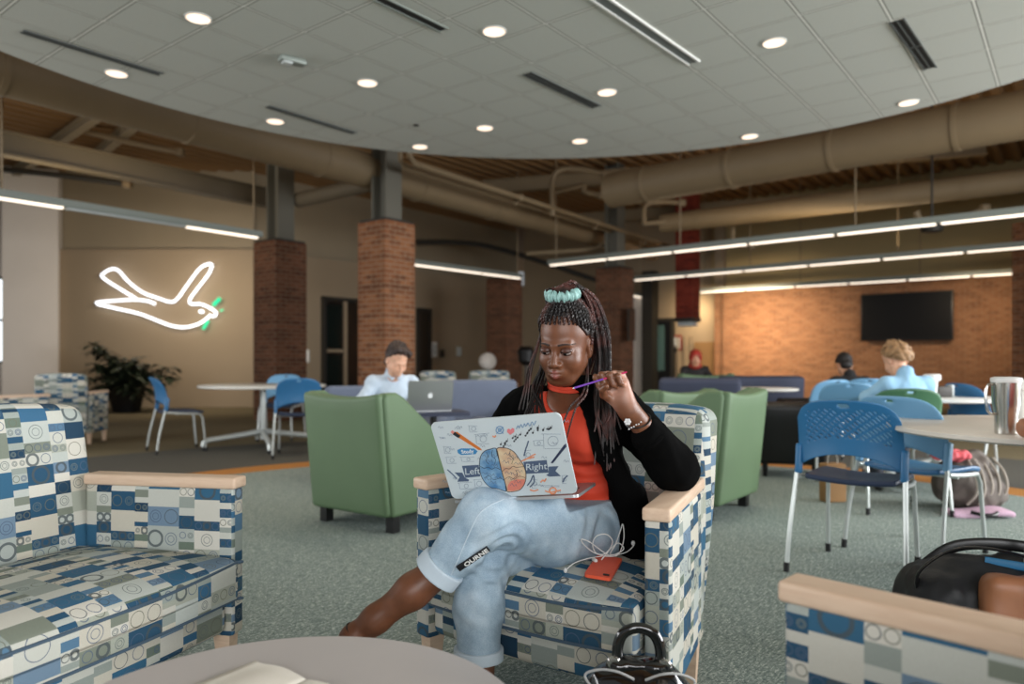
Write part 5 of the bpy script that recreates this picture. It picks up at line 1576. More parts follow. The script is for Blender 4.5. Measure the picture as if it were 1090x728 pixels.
for k in range(30):      # over the left shoulder (right in the picture)
    u = k/29; ox = .010*math.sin(k*2.1); 
    dep = lerp(-.050, .065, (k % 10)/9); out_ = lerp(0, .030, (k//10)/2)
    p0 = bun + np.array((J(.02), J(.02), J(.008)+.008))
    L1 = rnd.uniform(.70, .84)
    ctrl = [p0, p0 + np.array((.030, .01+dep*.3, .018+J(.004))), (.236+out_*.8, 2.285+dep*.8, 1.215+J(.008)), (.262+out_+J(.004), 2.285+dep, 1.12), (.272+out_+J(.004), 2.285+dep, 1.03),
            (.262+out_*1.1+J(.006), 2.262+dep*.7, .945), (.262+out_*1.3+J(.012), 2.20+dep*.35, .875), (.262+out_*1.6+J(.02), 2.178+dep*.2, L1)]
    braid(hang, ctrl, .0050)
for k in range(16):      # falling behind the face on the other side, then forward over the chest
    dep = lerp(-.03, .07, (k % 8)/7); o_ = .018*(k//8)
    p0 = bun + np.array((-.01+J(.015), J(.02), J(.008)))
    xe = rnd.uniform(.02, .13)
    ctrl = [p0, p0 + np.array((-.03, .02, .006)), (.118-o_*.5, 2.325+dep, 1.19), (.106-o_*.6, 2.335+dep, 1.09), (.104-o_*.6, 2.33+dep*.8, 1.01), (.088-o_+J(.008), 2.30+dep*.3, .945), (lerp(.075, xe, .5)+J(.006), 2.235, .885), (xe, 2.205, .82), (xe+J(.01), 2.205, .74)]
    braid(hang, ctrl, .0048)
# one or two fine braids hanging by the far cheek, and over the neckline
for k in range(3):
    ctrl = [surf(-1, -.45+.1*k, .15), surf(-1, -.3, -.2, .006), (.062-.004*k, 2.235+.02*k, 1.01), (.052-.006*k, 2.235, .95), (.045-.012*k, 2.23, .88)]
    braid(hang, ctrl, .0042)
for xs, xe in ((.215, .135), (.225, .16)):
    ctrl = [(.235, 2.27, 1.02), (xs, 2.20, .935), (lerp(xs, xe, .55), 2.165, .89), (xe, 2.15, .80)]
    braid(hang, ctrl, .0046)
for k in range(26):      # down the back
    a = lerp(-1, 1, (k % 13)/12); r2 = .02*(k//13)
    p0 = bun + np.array((J(.02), .02+J(.01), J(.006)))
    c0 = np.array(HC)
    ctrl = [p0, p0 + HF[1]*.04 + HF[0]*.02*a, tuple(c0 + HF[1]*(.105+r2) + HF[0]*a*.062 + HF[2]*.06), tuple(c0 + HF[1]*(.118+r2) + HF[0]*a*.075 - np.array((0, 0, .05))), (.185+a*.085, 2.43+r2, .93), (.19+a*.11, 2.47+r2, .80), (.20+a*.12, 2.485+r2, .66)]
    braid(hang, ctrl, .0055)
hang.build('braids', BR, wm, world=True, smooth=80)
# bun knot under the scrunchie
def bunf(X): return smin(ell(X, bun + HF[2]*.004, (.036, .036, .024), HF), ell(X, bun - HF[2]*.018, (.045, .05, .02), HF), .02) + .002*wob(X, 120, 1.)
v, q = sdf_mesh(bunf, tuple(bun-.08), tuple(bun+.08), .004); np_mesh('hair_knot', [(v, q)], BR, wm)
# scrunchie: ruffled ring
sc_m = mat('mint_satin', '94bdb8', .5, var=.12, vscale=40)
def scr():
    vs = []; fs = []; n, m = 150, 14
    cz = bun + HF[2]*.000 - HF[1]*.004
    for i in range(n):
        a = 2*PI*i/n; Rr = .040 + .0015*math.sin(a*11)
        ring = HF[0]*math.cos(a)*1.06 + HF[1]*math.sin(a)
        for j in range(m):
            b = 2*PI*j/m
            rr = .0112 + .0018*math.sin(a*26+1.6*math.sin(3*a)) + .0015*math.sin(a*41+2*b)
            vs.append(tuple(cz + ring*(Rr + rr*math.cos(b)) + HF[2]*(rr*1.25*math.sin(b) + .003*math.sin(a*13))))
    for i in range(n):
        for j in range(m): fs.append((i*m+j, ((i+1) % n)*m+j, ((i+1) % n)*m+(j+1) % m, i*m+(j+1) % m))
    return MB().add(vs, fs)
scr().build('scrunchie', sc_m, wm, world=True, smooth=80)
# bracelet: black cord with a pale flower charm
w0 = np.array(WR_L); fa = nv(w0-np.array(EL_L)); bc = lerp(np.array(EL_L), w0, .74)
e1 = nv(np.cross(fa, (0, 0, 1))); e2 = np.cross(fa, e1)
cord = [Vector((bc + fa*.012*math.sin(t_+1) + (e1*math.cos(t_)+e2*math.sin(t_))*.0345).tolist()) for t_ in [2*PI*i/30 for i in range(30)]]
br = MB().tube(cord, .0024, 6, closed=True).build('bracelet', M['dark'], wm, world=True)
ch = MB(); c_ = P(668, 449, 2.015)
for k in range(6):
    a = 2*PI*k/6; ch.ball((c_.x+.006*math.cos(a), c_.y, c_.z+.006*math.sin(a)), .0043, 8, sc=(1, .6, 1))
ch.ball(tuple(c_), .0036, 8)
for k in range(6): ch.ball((c_.x+.004+.007*k, c_.y+.002*k, c_.z-.020+.0035*k+.002*math.sin(k*3)), .0026, 8)
ch.build('flower_charm', M['white_trim'], br if False else wm, world=True)

# ---- pen held in the left hand
a, b = P(611, 413, 1.985), P(667, 396, 2.022)
pen = thing('pen', 'magenta and purple pen held in the raised fist of the woman', 'pen', a)
d_ = b-a
MB().tube([d_*0.0, d_*.55], .0027, 10).build('lower_barrel', mat('purple_plastic', '6a34a0', .3), pen)
MB().tube([d_*.55, d_*.94, d_], lambda t: .0030 if t < .8 else .0022, 10).build('upper_barrel', mat('magenta_plastic', 'b0184f', .3), pen)
MB().tube([-d_*.03, d_*.0], lambda t: .0006+.002*t, 8).build('nib', M['white'], pen)

# ================================================================ laptop on her lap
lapt = thing('laptop', 'open laptop on her knees, pale lid covered with a drawn brain and study doodles', 'laptop', (.01, 1.96, .66))
BLc = Vector((-.167, 2.055, .641)); U = Vector((.947, -.305, .100)).normalized(); Vv = Vector((-.165, -.40, .90)); Vv = (Vv - U*Vv.dot(U)).normalized(); Wn = U.cross(Vv).normalized()
LW, LH = .362, .246
ML = Matrix(((U.x, Vv.x, Wn.x, BLc.x), (U.y, Vv.y, Wn.y, BLc.y), (U.z, Vv.z, Wn.z, BLc.z), (0, 0, 0, 1)))
def rrect(x0, y0, x1, y1, r, n=6):
    o = []
    for cx, cy, a0 in ((x1-r, y1-r, 0), (x0+r, y1-r, 90), (x0+r, y0+r, 180), (x1-r, y0+r, 270)):
        for k in range(n+1):
            a = R(a0+90*k/n); o.append((cx+r*math.cos(a), cy+r*math.sin(a)))
    return o
M['lid'] = mat('pale_lid_skin', 'c9d3d6', .35, var=.02, vscale=14)
M['alu'] = mat('aluminium', 'b9bcbe', .35, .8)
lid = MB().prism(rrect(0, 0, LW, LH, .016), -.006, 0, ML).build('lid', M['lid'], lapt, world=True)
MB().prism(rrect(.004, .004, LW-.004, LH-.004, .014), -.0075, -.006, ML).build('screen_bezel', M['dark'], lapt, world=True)
# keyboard half: runs from the hinge toward her
Kd = Vector((.31, .93, -.02)); Kd = (Kd - U*Kd.dot(U)).normalized(); Kn = Kd.cross(-U).normalized()
if Kn.z < 0: Kn = -Kn
MK = Matrix(((U.x, Kd.x, Kn.x, BLc.x), (U.y, Kd.y, Kn.y, BLc.y), (U.z, Kd.z, Kn.z, BLc.z-.004), (0, 0, 0, 1)))
MB().prism(rrect(0, 0, LW, LH, .016), -.008, 0, MK).build('keyboard_base', M['alu'], lapt, world=True)
kb = MB()
for i in range(14):
    for j in range(5): kb.box((.035+i*.0225, .04+j*.021, .001), (.019, .018, .002))
for v_i in range(len(kb.v)): kb.v[v_i] = tuple(MK @ Vector(kb.v[v_i]))
o = kb.build('keyboard_keys', M['dark'], lapt, world=True); o['kind'] = 'stuff'
MB().prism(rrect(.12, .158, .24, .235, .004), 0, .0008, MK).build('trackpad', M['housing'], lapt, world=True)
# artwork on the lid; coordinates are taken in a flat drawing and laid on the lid
def art(x, y):
    e1x, e1y, e2x, e2y = 766., -34., -116., -494.
    dx, dy = x-193, y-608; det = e1x*e2y-e1y*e2x
    return ((dx*e2y-dy*e2x)/det*LW, (e1x*dy-e1y*dx)/det*LH)
def decal(name, poly, m, z=.0004, parent=None):
    return MB().prism([art(*p) for p in poly][::-1], 0.0, z, ML).build(name, m, parent or lid, world=False if False else True) if False else _dec(name, poly, m, z)
def _dec(name, poly, m, z):
    mb = MB(); pts = [art(*p) for p in poly]
    if sum(pts[i][0]*pts[(i+1) % len(pts)][1]-pts[(i+1) % len(pts)][0]*pts[i][1] for i in range(len(pts))) < 0: pts = pts[::-1]
    mb.prism(pts, 0, z, ML)
    o = mb.build(name, m, lapt, world=True); o.parent = lid; return o
def curve_art(mb, pts, r=.0006, z=.0007, n=4, closed=False):
    P_ = [art(*p) for p in pts]; sp = spline([(x, y, z) for x, y in P_], n, closed)
    mb.tube([ML @ p for p in sp], r, 5, closed=closed)
ink = mat('ink_black', '23262c', .6); inkg = mat('ink_grey', '8693a3', .6); slate_ink = mat('banner_slate', '4d5d76', .6)
blu = NT('brain_blue'); blu.base(blu.ramp(blu.noise(blu.coord(), 34, 4), [(.35, srgb('5080ab')), (.65, srgb('8fb3cc'))])); blu.par(Roughness=.5)
tan_ = NT('brain_tan'); tan_.base(tan_.ramp(tan_.noise(tan_.coord(), 34, 4), [(.35, srgb('c69a7e')), (.65, srgb('dcc6a2'))])); tan_.par(Roughness=.5)
lefth = [(476,284),(440,284),(402,298),(378,335),(371,395),(378,448),(400,495),(435,530),(480,540),(532,556),(526,505),(508,435),(492,360)]
righth = [(478,284),(530,279),(578,303),(610,348),(640,398),(652,455),(643,508),(615,548),(572,560),(534,556),(526,505),(508,435),(492,360)]
_dec('brain_left', [tuple(p[:2]) for p in spline([(x, y, 0) for x, y in lefth], 3, True)], blu.m, .0005)
_dec('brain_right', [tuple(p[:2]) for p in spline([(x, y, 0) for x, y in righth], 3, True)], tan_.m, .0005)
_dec('brain_blush', [(540,520),(560,490),(600,480),(645,480),(643,508),(615,546),(572,557),(540,552)], mat('brain_pink', 'd9806c', .5), .0006)
_dec('banner_left', [(262,388),(366,383),(374,458),(280,466)], slate_ink, .0004)
_dec('banner_tail', [(214,430),(262,432),(278,466),(302,478),(300,490),(228,492),(244,462)], slate_ink, .0003)
_dec('banner_right', [(636,370),(772,360),(784,440),(648,446)], slate_ink, .0004)
_dec('banner_tail', [(784,402),(842,400),(824,430),(856,463),(790,466),(770,456),(784,446)], slate_ink, .0003)
_dec('study_patch', [(238,285),(262,276),(340,278),(362,296),(350,314),(262,318),(240,304)], mat('patch_blue', '3f86b8', .5), .0004)
_dec('pencil_body', [(224,176),(240,170),(378,276),(390,291),(368,288),(232,196)], mat('pencil_orange', 'cf7434', .5), .0005)
_dec('pencil_eraser', [(202,172),(212,160),(228,172),(216,186)], mat('eraser_pink', 'd98a80', .5), .0006)
_dec('pencil_band', [(214,186),(228,170),(262,196),(248,210)], ink, .0007)
_dec('pen_drawing', [(796,378),(868,272),(880,262),(884,280),(808,382)], mat('pen_navy', '2c3550', .5), .0005)
_dec('heart', [(560,200),(540,182),(542,166),(552,162),(561,170),(572,158),(584,166),(582,184)], mat('heart_pink', 'dd7f83', .5), .0005)
for nm, txt, x, y, sz in (('lettering_left', 'Left', 322, 425, .030), ('lettering_right', 'Right', 708, 402, .029)):
    u_, v_ = art(x, y)
    o = text_mb(txt, sz, ML @ Matrix.Translation((u_, v_, .0006)), .0004, shear=.2).build(nm, M['lid'], lapt, world=True); o.parent = lid
u_, v_ = art(300, 297); o = text_mb('Study', .016, ML @ Matrix.Translation((u_, v_, .0006)), .0004, bold=.0003).build('lettering_study', M['white'], lapt, world=True); o.parent = lid
mb = MB()
curve_art(mb, lefth, .0010, closed=True); curve_art(mb, righth, .0010, closed=True)
curve_art(mb, [(376,392),(400,405),(425,398),(445,412),(470,402),(500,418)], .0007); curve_art(mb, [(508,430),(530,408),(552,412),(572,396),(596,402),(640,398)], .0007)
curve_art(mb, [(415,300),(425,330),(410,352),(428,380)], .0006); curve_art(mb, [(560,296),(552,325),(575,345),(566,380)], .0006)
curve_art(mb, [(395,470),(430,455),(455,480),(500,470),(516,485)], .0006); curve_art(mb, [(522,480),(550,462),(580,478),(610,460),(648,470)], .0006)
curve_art(mb, [(452,290),(448,325),(470,350),(462,384)], .0006); curve_art(mb, [(590,420),(600,450),(580,470)], .0006)
o = mb.build('brain_outline', ink, lapt, world=True); o.parent = lid
rnd2 = random.Random(5); mb = MB()
for (cx, cy) in [(410,330),(430,360),(400,440),(440,450),(450,500),(480,470),(420,480),(465,330),(460,390),(540,320),(560,350),(580,340),(545,440),(580,450),(610,430),(560,480),(600,500),(575,520),(530,370),(600,380)]:
    curve_art(mb, [(cx-18, cy), (cx-8, cy-12+rnd2.uniform(-4, 4)), (cx+4, cy+4), (cx+16, cy-8), (cx+20, cy+8)], .0005)
o = mb.build('brain_squiggles', mat('ink_mid', '57627a', .6), lapt, world=True); o.parent = lid
# doodles: little curves, boxes, notes
mb = MB(); mk = MB()
def circ(mb, cx, cy, r, rr=.0006): curve_art(mb, [(cx+r*math.cos(a), cy+r*math.sin(a)) for a in (0, 1.05, 2.1, 3.14, 4.2, 5.25)], rr, closed=True)
for (x0, y0, w_, h_) in [(310,135,55,40),(345,190,90,60),(150,260,50,45),(160,330,70,40),(250,330,90,30),(330,480,60,50),(230,500,90,40),(740,200,110,90),(690,240,60,30),(640,300,40,50),(680,480,40,60),(740,520,110,10),(860,460,30,50),(130,200,40,10)]:
    curve_art(mb, [(x0, y0), (x0+w_, y0+rnd2.uniform(-6, 6))], .0005); curve_art(mb, [(x0+w_*.2, y0+h_), (x0+w_, y0+h_)], .0005)
    curve_art(mb, [(x0+w_*.1, y0), (x0+w_*.1+4, y0+h_)], .0005)
    circ(mb, x0+w_*.6, y0+h_*.5, min(w_, h_)*.33)
for k in range(34):
    x = rnd2.uniform(120, 880); y = rnd2.uniform(120, 590)
    if 370 < x < 660 and y > 270: continue
    if 225 < x < 860 and 360 < y < 480: continue
    curve_art(mb, [(x, y), (x+8, y-10), (x+16, y+4), (x+26, y-6), (x+30, y+6)], .0005)
o = mb.build('doodle_lines', inkg, lapt, world=True); o.parent = lid
for k in range(26):        # a swarm of musical notes
    u = k/25; x = lerp(505, 800, u) + rnd2.uniform(-14, 14); y = lerp(265, 165, math.sin(u*PI*.55)) + rnd2.uniform(-16, 16)
    circ(mk, x, y, 3.4, .0011); curve_art(mk, [(x+4, y), (x+6, y-16)], .0005)
o = mk.build('music_notes', ink, lapt, world=True); o.parent = lid
mk = MB()
curve_art(mk, [(595,165),(605,145),(612,160),(622,138),(632,158),(642,135),(650,152),(662,130),(672,150),(686,125),(696,145),(708,120)], .0010)
circ(mk, 498, 168, 22, .0014); circ(mk, 498, 168, 9, .0012)
curve_art(mk, [(478,150),(520,190)], .0010); curve_art(mk, [(520,150),(478,190)], .0010)
o = mk.build('blue_scribbles', mat('ink_blue', '6f93b5', .6), lapt, world=True); o.parent = lid
ORI = mat('ink_orange', 'd98f6a', .6)
for pts in ([(640,360),(665,345),(690,330),(706,322)], [(625,365),(650,352),(680,345),(700,340)], [(455,202),(466,210),(474,200)], [(740,500),(752,485),(762,495),(770,478)], [(765,556),(800,566),(858,552)], [(675,548),(700,556),(725,548)]):
    mk = MB(); curve_art(mk, pts, .0020); o = mk.build('orange_doodle', ORI, lapt, world=True); o.parent = lid
mk = MB(); circ(mk, 812, 556, 20, .0022); o = mk.build('orange_doodle', ORI, lapt, world=True); o.parent = lid
for pts in ([(660,520),(680,490),(695,455),(700,500),(675,530)], [(640,330),(650,290),(660,260),(665,240)], [(170,410),(200,440),(225,470)], [(870,500),(880,475),(895,460)]):
    mk = MB(); curve_art(mk, pts, .0018); o = mk.build('grey_doodle', slate_ink, lapt, world=True); o.parent = lid

# ================================================================ phone and earphones on the seat
wbv = bvh_of([c for c in kids(WCH) if c.name.startswith('seat_cushion')])
def drop(x, y):
    h_ = wbv.ray_cast(Vector((x, y, 1)), Vector((0, 0, -1))); return h_[0] if h_[0] else Vector((x, y, .435))
pc = drop(.262, 2.085)
pa_, pb_ = drop(.236, 2.02), drop(.285, 2.15)
ax_ = (pb_-pa_).normalized(); sx_ = Vector((ax_.y, -ax_.x, 0)).normalized()
pl_, pr_ = drop(pc.x-sx_.x*.035, pc.y-sx_.y*.035), drop(pc.x+sx_.x*.035, pc.y+sx_.y*.035); sx_ = (pr_-pl_).normalized(); nn_ = sx_.cross(ax_).normalized()
ph = thing('smartphone', 'orange smartphone lying face down on the seat beside her thigh', 'phone', pc + nn_*.006)
MP = Matrix(((sx_.x, ax_.x, nn_.x, 0), (sx_.y, ax_.y, nn_.y, 0), (sx_.z, ax_.z, nn_.z, 0), (0, 0, 0, 1)))
MB().prism(rrect(-.038, -.078, .038, .078, .010), .0, .009, MP).build('case', mat('coral_case', 'f0603f', .4), ph)
MB().prism(rrect(.012, -.066, .030, -.056, .004), .009, .0105, MP).build('camera_lens', M['dark'], ph)
ep = thing('earphones', 'white wired earphones in loops beside the orange phone', 'earphones', pc + Vector((0, .02, .0)))
def pz(px, py, Y): return P(px, py, Y) - ep.location
c1 = [(602,607,2.04),(612,599,2.06),(628,594,2.1),(640,592,2.12),(655,590,2.12),(664,584,2.12),(658,578,2.12),(650,584,2.11),(642,590,2.1),(632,588,2.1),(622,580,2.08),(619,574,2.07),(628,577,2.08),(640,586,2.1),(650,592,2.1)]
c2 = [(640,596,2.1),(648,586,2.1),(652,576,2.08),(646,569,2.07),(636,570,2.07),(631,578,2.08),(634,588,2.1),(645,592,2.11),(658,590,2.12),(664,574,2.1),(663,558,2.08),(660,566,2.1),(655,580,2.11),(650,590,2.12),(666,588,2.14),(675,580,2.15),(673,577,2.15)]
for c_ in (c1, c2): MB().tube(spline([pz(*p) for p in c_], 7), .0016, 6).build('cable', M['white'], ep)
for p in ((674, 578, 2.15), (602, 607, 2.04)): MB().ball(tuple(pz(*p)), .006, 10, sc=(1, 1, 1.3)).build('earbud', M['white'], ep)
MB().box(tuple(pz(633, 596, 2.08)), (.010, .022, .008), rz=.3, bev=.002).build('plug', M['white'], ep)
# ================================================================ the other people, seated
def seated(label, loc, rz, shirt, hairc, skin, trousers='2b2f38', lean=.10, pitch=20, yaw=0, hands=None, elbows=None, sleeve=1.0, hair='short', s=1.0, h=.011, chair_z=.45, head_off=(0, 0, 0), extra=None, shirt_name='shirt'):
    """local frame: facing -Y, x to the person's left, origin on the floor under the hips"""
    r = thing('person', label, 'person', loc, rz)
    pel = np.array((0, 0, chair_z+.08)); nb = pel + np.array((0, -lean, .45-lean*.35)); hc = nb + np.array((0, -.055-lean*.35, .125)) + np.array(head_off)
    fr = frame_of(R(yaw), R(pitch))
    shl = [nb + np.array((sx*.155, .01, -.055)) for sx in (1, -1)]
    elb = elbows or [(.24, -.10-lean, chair_z+.28), (-.24, -.10-lean, chair_z+.28)]
    hnd = hands or [(.10, -.34-lean, chair_z+.30), (-.10, -.34-lean, chair_z+.30)]
    kn = [(.10, -.43, chair_z+.04), (-.10, -.43, chair_z+.04)]; an = [(.11, -.40, .09), (-.11, -.40, .09)]
    def fh(X): return smin(head_sdf(X, hc, fr, fine=(hair == 'swept')), cone(X, nb + np.array((0, .0, -.05)), hc + np.array((0, .02, -.05)), .055, .05), .02)
    parts = [sdf_mesh(fh, tuple(hc-np.array((.13, .15, .24))), tuple(hc+np.array((.13, .15, .16))), h*.5)]
    for k in range(2):
        e_, w_ = np.array(elb[k]), np.array(hnd[k]); f_ = nv(w_-e_); n_ = np.array((0, -.15, -1.)); n_ = nv(n_-f_*np.dot(n_, f_)); s_ = np.cross(n_, f_) if k == 0 else np.cross(f_, n_)
        def fa(X, e_=e_, w_=w_, f_=f_, n_=n_, s_=s_):
            d = cone(X, e_, w_, .040, .027)
            return smin(d, hand_sdf(X, w_, f_, n_, s_, ((25, 40, 25),)*4, thumb=[(.026, .02, .004), (.045, .045, .01), (.05, .062, .018), (.046, .08, .024)]), .012)
        lo = np.minimum(np.minimum(e_, w_), w_+f_*.2)-.07; hi = np.maximum(np.maximum(e_, w_), w_+f_*.2)+.07
        parts.append(sdf_mesh(fa, tuple(lo), tuple(hi), .0055))
    def ff(X):
        d = None
        for k in range(2):
            a = np.array(an[k]); c = cone(X, a, a+np.array((0, -.16, -.045)), .045, .032); c = smin(c, cone(X, a, a+np.array((0, .03, -.04)), .04, .035), .02)
            d = c if d is None else np.minimum(d, c)
        return np.maximum(d, -X[2])
    np_mesh('body', parts, SKN(skin), r, world=False)
    tor = [(0, .0, pel[2]+.02)]
    def fs(X):
        d = ell(X, nb + np.array((0, .01, -.17)), (.150, .110, .17)); d = smin(d, ell(X, pel + np.array((0, -lean*.4, .10)), (.155, .12, .16)), .08)
        d = smin(d, cone(X, shl[0], shl[1], .055), .05)
        for k in range(2):
            e_, w_ = np.array(elb[k]), np.array(hnd[k])
            a = cone(X, shl[k], lerp(shl[k], e_, min(1, sleeve*1.0)) if sleeve < .99 else e_, .056, .048)
            if sleeve >= .99: a = smin(a, cone(X, e_, lerp(e_, w_, .80 if sleeve < 1.5 else .45), .050, .040), .03)
            d = smin(d, a, .03)
        d = smin(d, cone(X, nb+np.array((0, .01, -.04)), nb+np.array((0, -.005, .03)), .066, .058), .02)
        d = ssub(d, ell(X, nb + np.array((0, -.05, .05)), (.05, .06, .045)), .01)
        return d + .005*wob(X, 20, rz+1) + .002*wob(X, 50, 2)
    np_mesh(shirt_name, [sdf_mesh(fs, (-.42, -.55, .40), (.42, .30, 1.12), h)], shirt, r, world=False)
    def fj(X):
        d = ell(X, pel + np.array((0, 0, -.01)), (.17, .13, .11))
        for k in range(2):
            d = smin(d, cone(X, (.09*(1-2*k), -.03, pel[2]-.01), kn[k], .085, .062), .03); d = smin(d, cone(X, kn[k], an[k], .060, .05), .03)
        d = np.maximum(d, .10-X[2]); return d + .003*wob(X, 26, 1)
    np_mesh('trousers', [sdf_mesh(fj, (-.30, -.60, .06), (.30, .25, .72), h*1.3)], mat('trouser_cloth', trousers, .85), r, world=False)
    np_mesh('shoe', [sdf_mesh(ff, (-.2, -.66, -.02), (.2, -.28, .18), .008)], M['dark'], r, world=False)
    def fhair(X):
        q = to_local(X, hc, fr); Q = [abs(q[0]), q[1], q[2]]
        d = ell(Q, (0, .016, .042), (.087, .110, .112))
        d = d + .0055*wob(X, 70, 1.2) + .003*wob(X, 140, .3)
        d = np.maximum(d, (-q[1]*.70 - (q[2]-.085)*.62) - .030)
        d = np.maximum(d, np.where(q[2] < .03, -q[1]-.004-q[2]*.6, -1))
        d = np.maximum(d, -.085-q[2]); d = smin(d, ell(Q, (0, .055, -.050), (.066, .055, .05)), .02)
        if hair == 'swept':
            d = smin(d, cone(q, (-.045, -.050, .125), (.050, -.066, .112), .026, .024), .02); d = smin(d, cone(q, (.050, -.066, .100), (.076, -.050, .060), .018, .012), .02) + .006*wob(X, 75, 2.)
        if hair == 'full':
            d = smin(d, ell(Q, (0, .040, .02), (.098, .098, .105)), .02) + .011*wob(X, 55, 2.)
            d = np.maximum(d, (-q[1]*.70 - (q[2]-.085)*.62) - .030)
        return d
    if hair != 'hood':
        np_mesh('hair', [sdf_mesh(fhair, tuple(hc-np.array((.15, .16, .12))), tuple(hc+np.array((.15, .17, .18))), h*.5)], hairc, r, world=False)
    else:
        def hd(X):
            q = to_local(X, hc, fr)
            d = ell(q, (0, .01, .015), (.098, .118, .125)); d = ssub(d, ell(q, (0, -.10, -.02), (.06, .07, .085)), .01)
            d = smin(d, ell(q, (0, .02, -.12), (.10, .09, .06)), .03); return d
        np_mesh('hood', [sdf_mesh(hd, tuple(hc-np.array((.16, .16, .24))), tuple(hc+np.array((.16, .16, .18))), h*.7)], hairc, r, world=False)
    return r, hc, fr
_sk = {}
def SKN(c):
    if c not in _sk: _sk[c] = skin_mat('skin_tone', c, rough=.5)
    return _sk[c]
SH = {k: mat(n, c, .85, var=.05, vscale=6, bump=.15, bscale=300) for k, n, c in (('pale', 'pale_blue_shirt', 'b9c9d8'), ('lblue', 'light_blue_shirt', '8fb9d6'), ('black', 'black_shirt', '101012'), ('rust', 'rust_shirt', '8e3326'), ('coat', 'dark_coat', '1d1a1a'))}
HR = {k: mat(n, c, .6, var=.35, vscale=30) for k, n, c in (('brown', 'dark_brown_hair', '2c1c14'), ('blond', 'dark_blond_hair', '8c6b48'), ('black', 'black_hair', '120e0d'), ('red', 'red_hood_cloth', '9c2a1c'))}
# man with a laptop
mrz = R(24)
man, mh, mf = seated('person with short dark hair in a pale blue shirt bent over a silver laptop', (-1.05, 6.10, 0), mrz, SH['pale'], HR['brown'], 'd9a88c', lean=.20, pitch=34, yaw=14, sleeve=1.0, hair='swept',
       hands=[(.10, -.42, .70), (-.12, -.42, .70)], elbows=[(.25, -.24, .70), (-.27, -.24, .70)], h=.008, shirt_name='button_shirt')
cm = MB()
for s in (-1, 1): cm.add([(0, -.290, .900), (s*.055, -.250, .945), (s*.070, -.270, .910), (s*.030, -.312, .870)], [(0, 1, 2, 3)] if s > 0 else [(3, 2, 1, 0)])
o = cm.build('collar', SH['pale'], man); mesh_mod(o, 'SOLIDIFY', thickness=.006)
# his laptop, open, lid toward the camera
lp = thing('laptop', 'silver laptop with a pale fruit emblem on its lid, open behind the sage armchair', 'laptop', (-.60, 5.30, .66), R(18))
MB().prism(rrect(-.165, 0, .165, .225, .012), 0, .012).build('keyboard_base', M['alu'], lp)
Mlid = Matrix.Translation((0, 0, .012)) @ Matrix.Rotation(R(90+16), 4, 'X')
MB().prism(rrect(-.165, 0, .165, .225, .012), 0, .006, Mlid).build('lid', M['alu'], lp)
def apple(mb, Mx, s):
    pts = []
    for k in range(40):
        a = 2*PI*k/40; r_ = 1 - .13*math.cos(a-PI/2)**8*(1 if math.sin(a) > 0 else .6) + .06*abs(math.cos(a))
        x, y = r_*math.cos(a)*.92, r_*math.sin(a)
        dd = math.hypot(x-1.12, y-.12)
        if dd < .42: x, y = 1.12+(x-1.12)/dd*.42, .12+(y-.12)/dd*.42
        pts.append((x*s, y*s))
    mb.prism(pts, 0, .0008, Mx)
    mb.prism([(0, s*1.02), (s*.30, s*1.18), (s*.38, s*1.60), (s*.08, s*1.42)], 0, .0008, Mx)
em = MB(); apple(em, Mlid @ Matrix.Translation((0, .112, .006)), .019)
em.build('lid_emblem', mat('white_emblem', 'f1f3f4', .3), lp)
# emblem must be on the outer face of the lid
st = thing('side_table', 'small dark side table carrying the silver laptop', 'table', (-.58, 5.38, 0), R(18))
MB().prism(rrect(-.24, -.17, .24, .19, .02), .63, .658).build('tabletop', M['indigo'], st); MB().lathe([(.16, 0), (.16, .015), (.025, .03), (.025, .63)], n=24).build('pedestal', M['dark'], st)
# people seen from behind at right
seated('person with dark blond hair in a light blue shirt, seen from behind', (2.99, 5.32, 0), R(184), SH['lblue'], HR['blond'], 'd8a78a', lean=.20, pitch=34, yaw=12, hair='full', sleeve=1.0, h=.009, shirt_name='tee_shirt',
       hands=[(.12, -.50, .765), (-.12, -.50, .765)], elbows=[(.25, -.30, .74), (-.25, -.30, .74)])
seated('person with black hair in a black top, bent forward, seen from behind', (3.70, 7.75, 0), R(172), SH['black'], HR['black'], 'c99a7c', lean=.36, pitch=46, hair='short', h=.011, shirt_name='black_top')
seated('distant person in a red hood and dark coat facing the room', (2.82, 11.3, 0), R(-8), SH['coat'], HR['red'], 'c08a6c', lean=.10, pitch=15, hair='hood', h=.014, shirt_name='coat')
seated('person cropped by the right edge, bare elbow below a rust sleeve on the beige table', (2.03, 2.40, 0), R(143), SH['rust'], HR['brown'], 'b77d5c', lean=.10, pitch=20, hair='short', sleeve=.5, h=.010, shirt_name='rust_shirt',
       elbows=[(.28, -.26, .775), (-.25, -.30, .775)], hands=[(.08, -.40, .79), (-.06, -.42, .79)])
dup(LB, (3.72, 7.80, 0), R(172), 'light blue stacking chair under the black haired person, mostly hidden')
sc2 = dup(SP, (2.02, 2.42, 0), R(143), 'blue stacking chair under the person at the right edge')
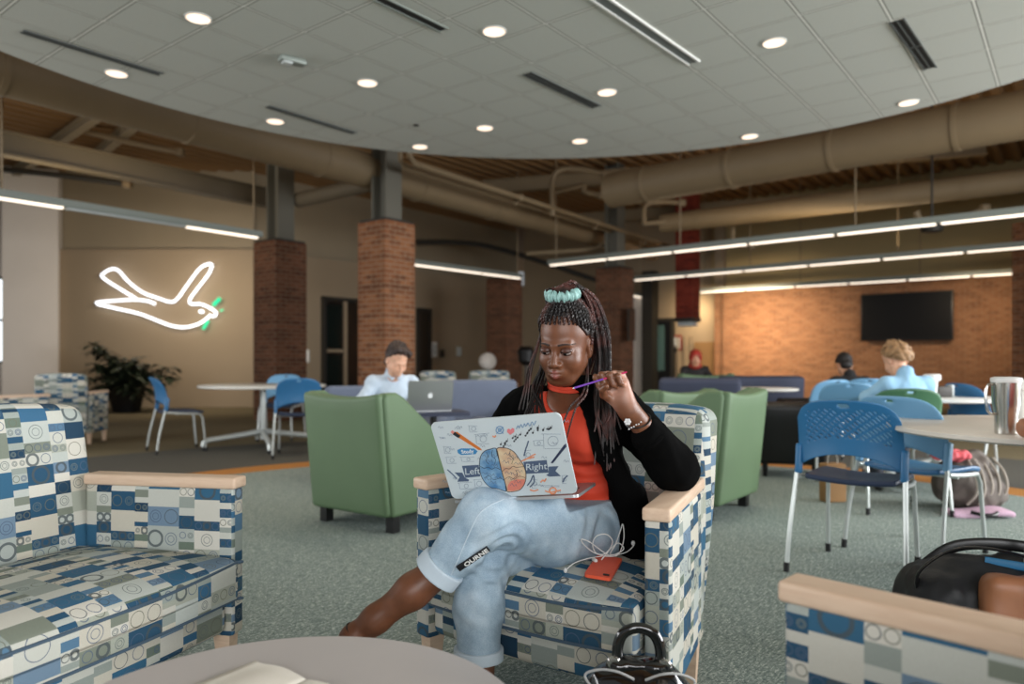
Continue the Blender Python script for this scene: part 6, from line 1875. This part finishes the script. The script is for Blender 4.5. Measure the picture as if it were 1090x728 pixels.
# ================================================================ light, camera
def area(name, loc, target, sx, sy, power, color, spread=None):
    l = bpy.data.lights.new(name, 'AREA'); l.shape = 'RECTANGLE'; l.size = sx; l.size_y = sy; l.energy = power; l.color = color
    if spread: l.spread = R(spread)
    o = bpy.data.objects.new(name, l); col.objects.link(o); o.location = loc
    o.rotation_euler = (Vector(target)-Vector(loc)).to_track_quat('-Z', 'Y').to_euler(); return o
w = bpy.data.worlds.new('sky'); scn.world = w; w.use_nodes = True
w.node_tree.nodes['Background'].inputs[0].default_value = (.72, .76, .80, 1); w.node_tree.nodes['Background'].inputs[1].default_value = .32
area('window_daylight_back', (1.5, -5.5, 2.2), (0, 2.6, .8), 8, 3, 430, (.97, .985, 1))
area('window_daylight_left', (-9.0, 3.5, 2.2), (0, 3.5, .8), 8, 3, 330, (.97, .985, 1))
area('window_daylight_right', (8.5, 2.5, 2.2), (0, 3.5, .7), 8, 3.2, 900, (.97, .985, 1))
for t_, e_ in ((1.3, 62), (6.3, 14)):
    wx, wy = 5.45+.789*t_-.614*2.0, 19.65-.614*t_-.789*2.0
    area('wall_washer', (wx, wy, 2.6), (wx+.614*2.0, wy+.789*2.0, 1.25), 1.6, .3, e_*1.25, (1, .77, .52), 130)
area('hall_glow', (4.9, 19.9, 2.5), (5.2, 20.8, 1.9), .4, .4, 10, (1, .76, .48))
area('pendant_pool', (-6.6, 13.9, 2.85), (-7.2, 16.2, 1.2), 2, .3, 42, (1, .84, .66))
area('roof_uplight', (-6.0, 10.5, 3.2), (-6, 12, 5.3), 3, .4, 26, (1, .78, .5))
area('roof_uplight', (5.0, 13.0, 3.1), (5, 13, 5.3), 5, .4, 26, (1, .78, .5))
for px, py, lb in DL:
    p = G(px, py, 3.3)
    l = bpy.data.lights.new('downlight', 'AREA'); l.shape = 'DISK'; l.size = .16; l.energy = 4.5; l.color = (1, .86, .7); l.spread = R(140)
    o = bpy.data.objects.new('downlight', l); col.objects.link(o); o.location = (p.x, p.y, p.z-.02)
cam = bpy.data.cameras.new('camera'); co = bpy.data.objects.new('camera', cam); col.objects.link(co)
co.location = (0, 0, H); co.rotation_euler = (PI/2, 0, 0)
cam.sensor_width = 36; cam.lens = F*36/1090; cam.shift_y = (HOR-364)/1090
cam.clip_start = .05; cam.clip_end = 200
cam.dof.use_dof = True; cam.dof.focus_distance = 2.1; cam.dof.aperture_fstop = 2.0
scn.camera = co
scn.view_settings.view_transform = 'Standard'; scn.view_settings.look = 'None'; scn.view_settings.gamma = 1
scn.view_settings.exposure = 0.32
scn.cycles.max_bounces = 6; scn.cycles.diffuse_bounces = 3
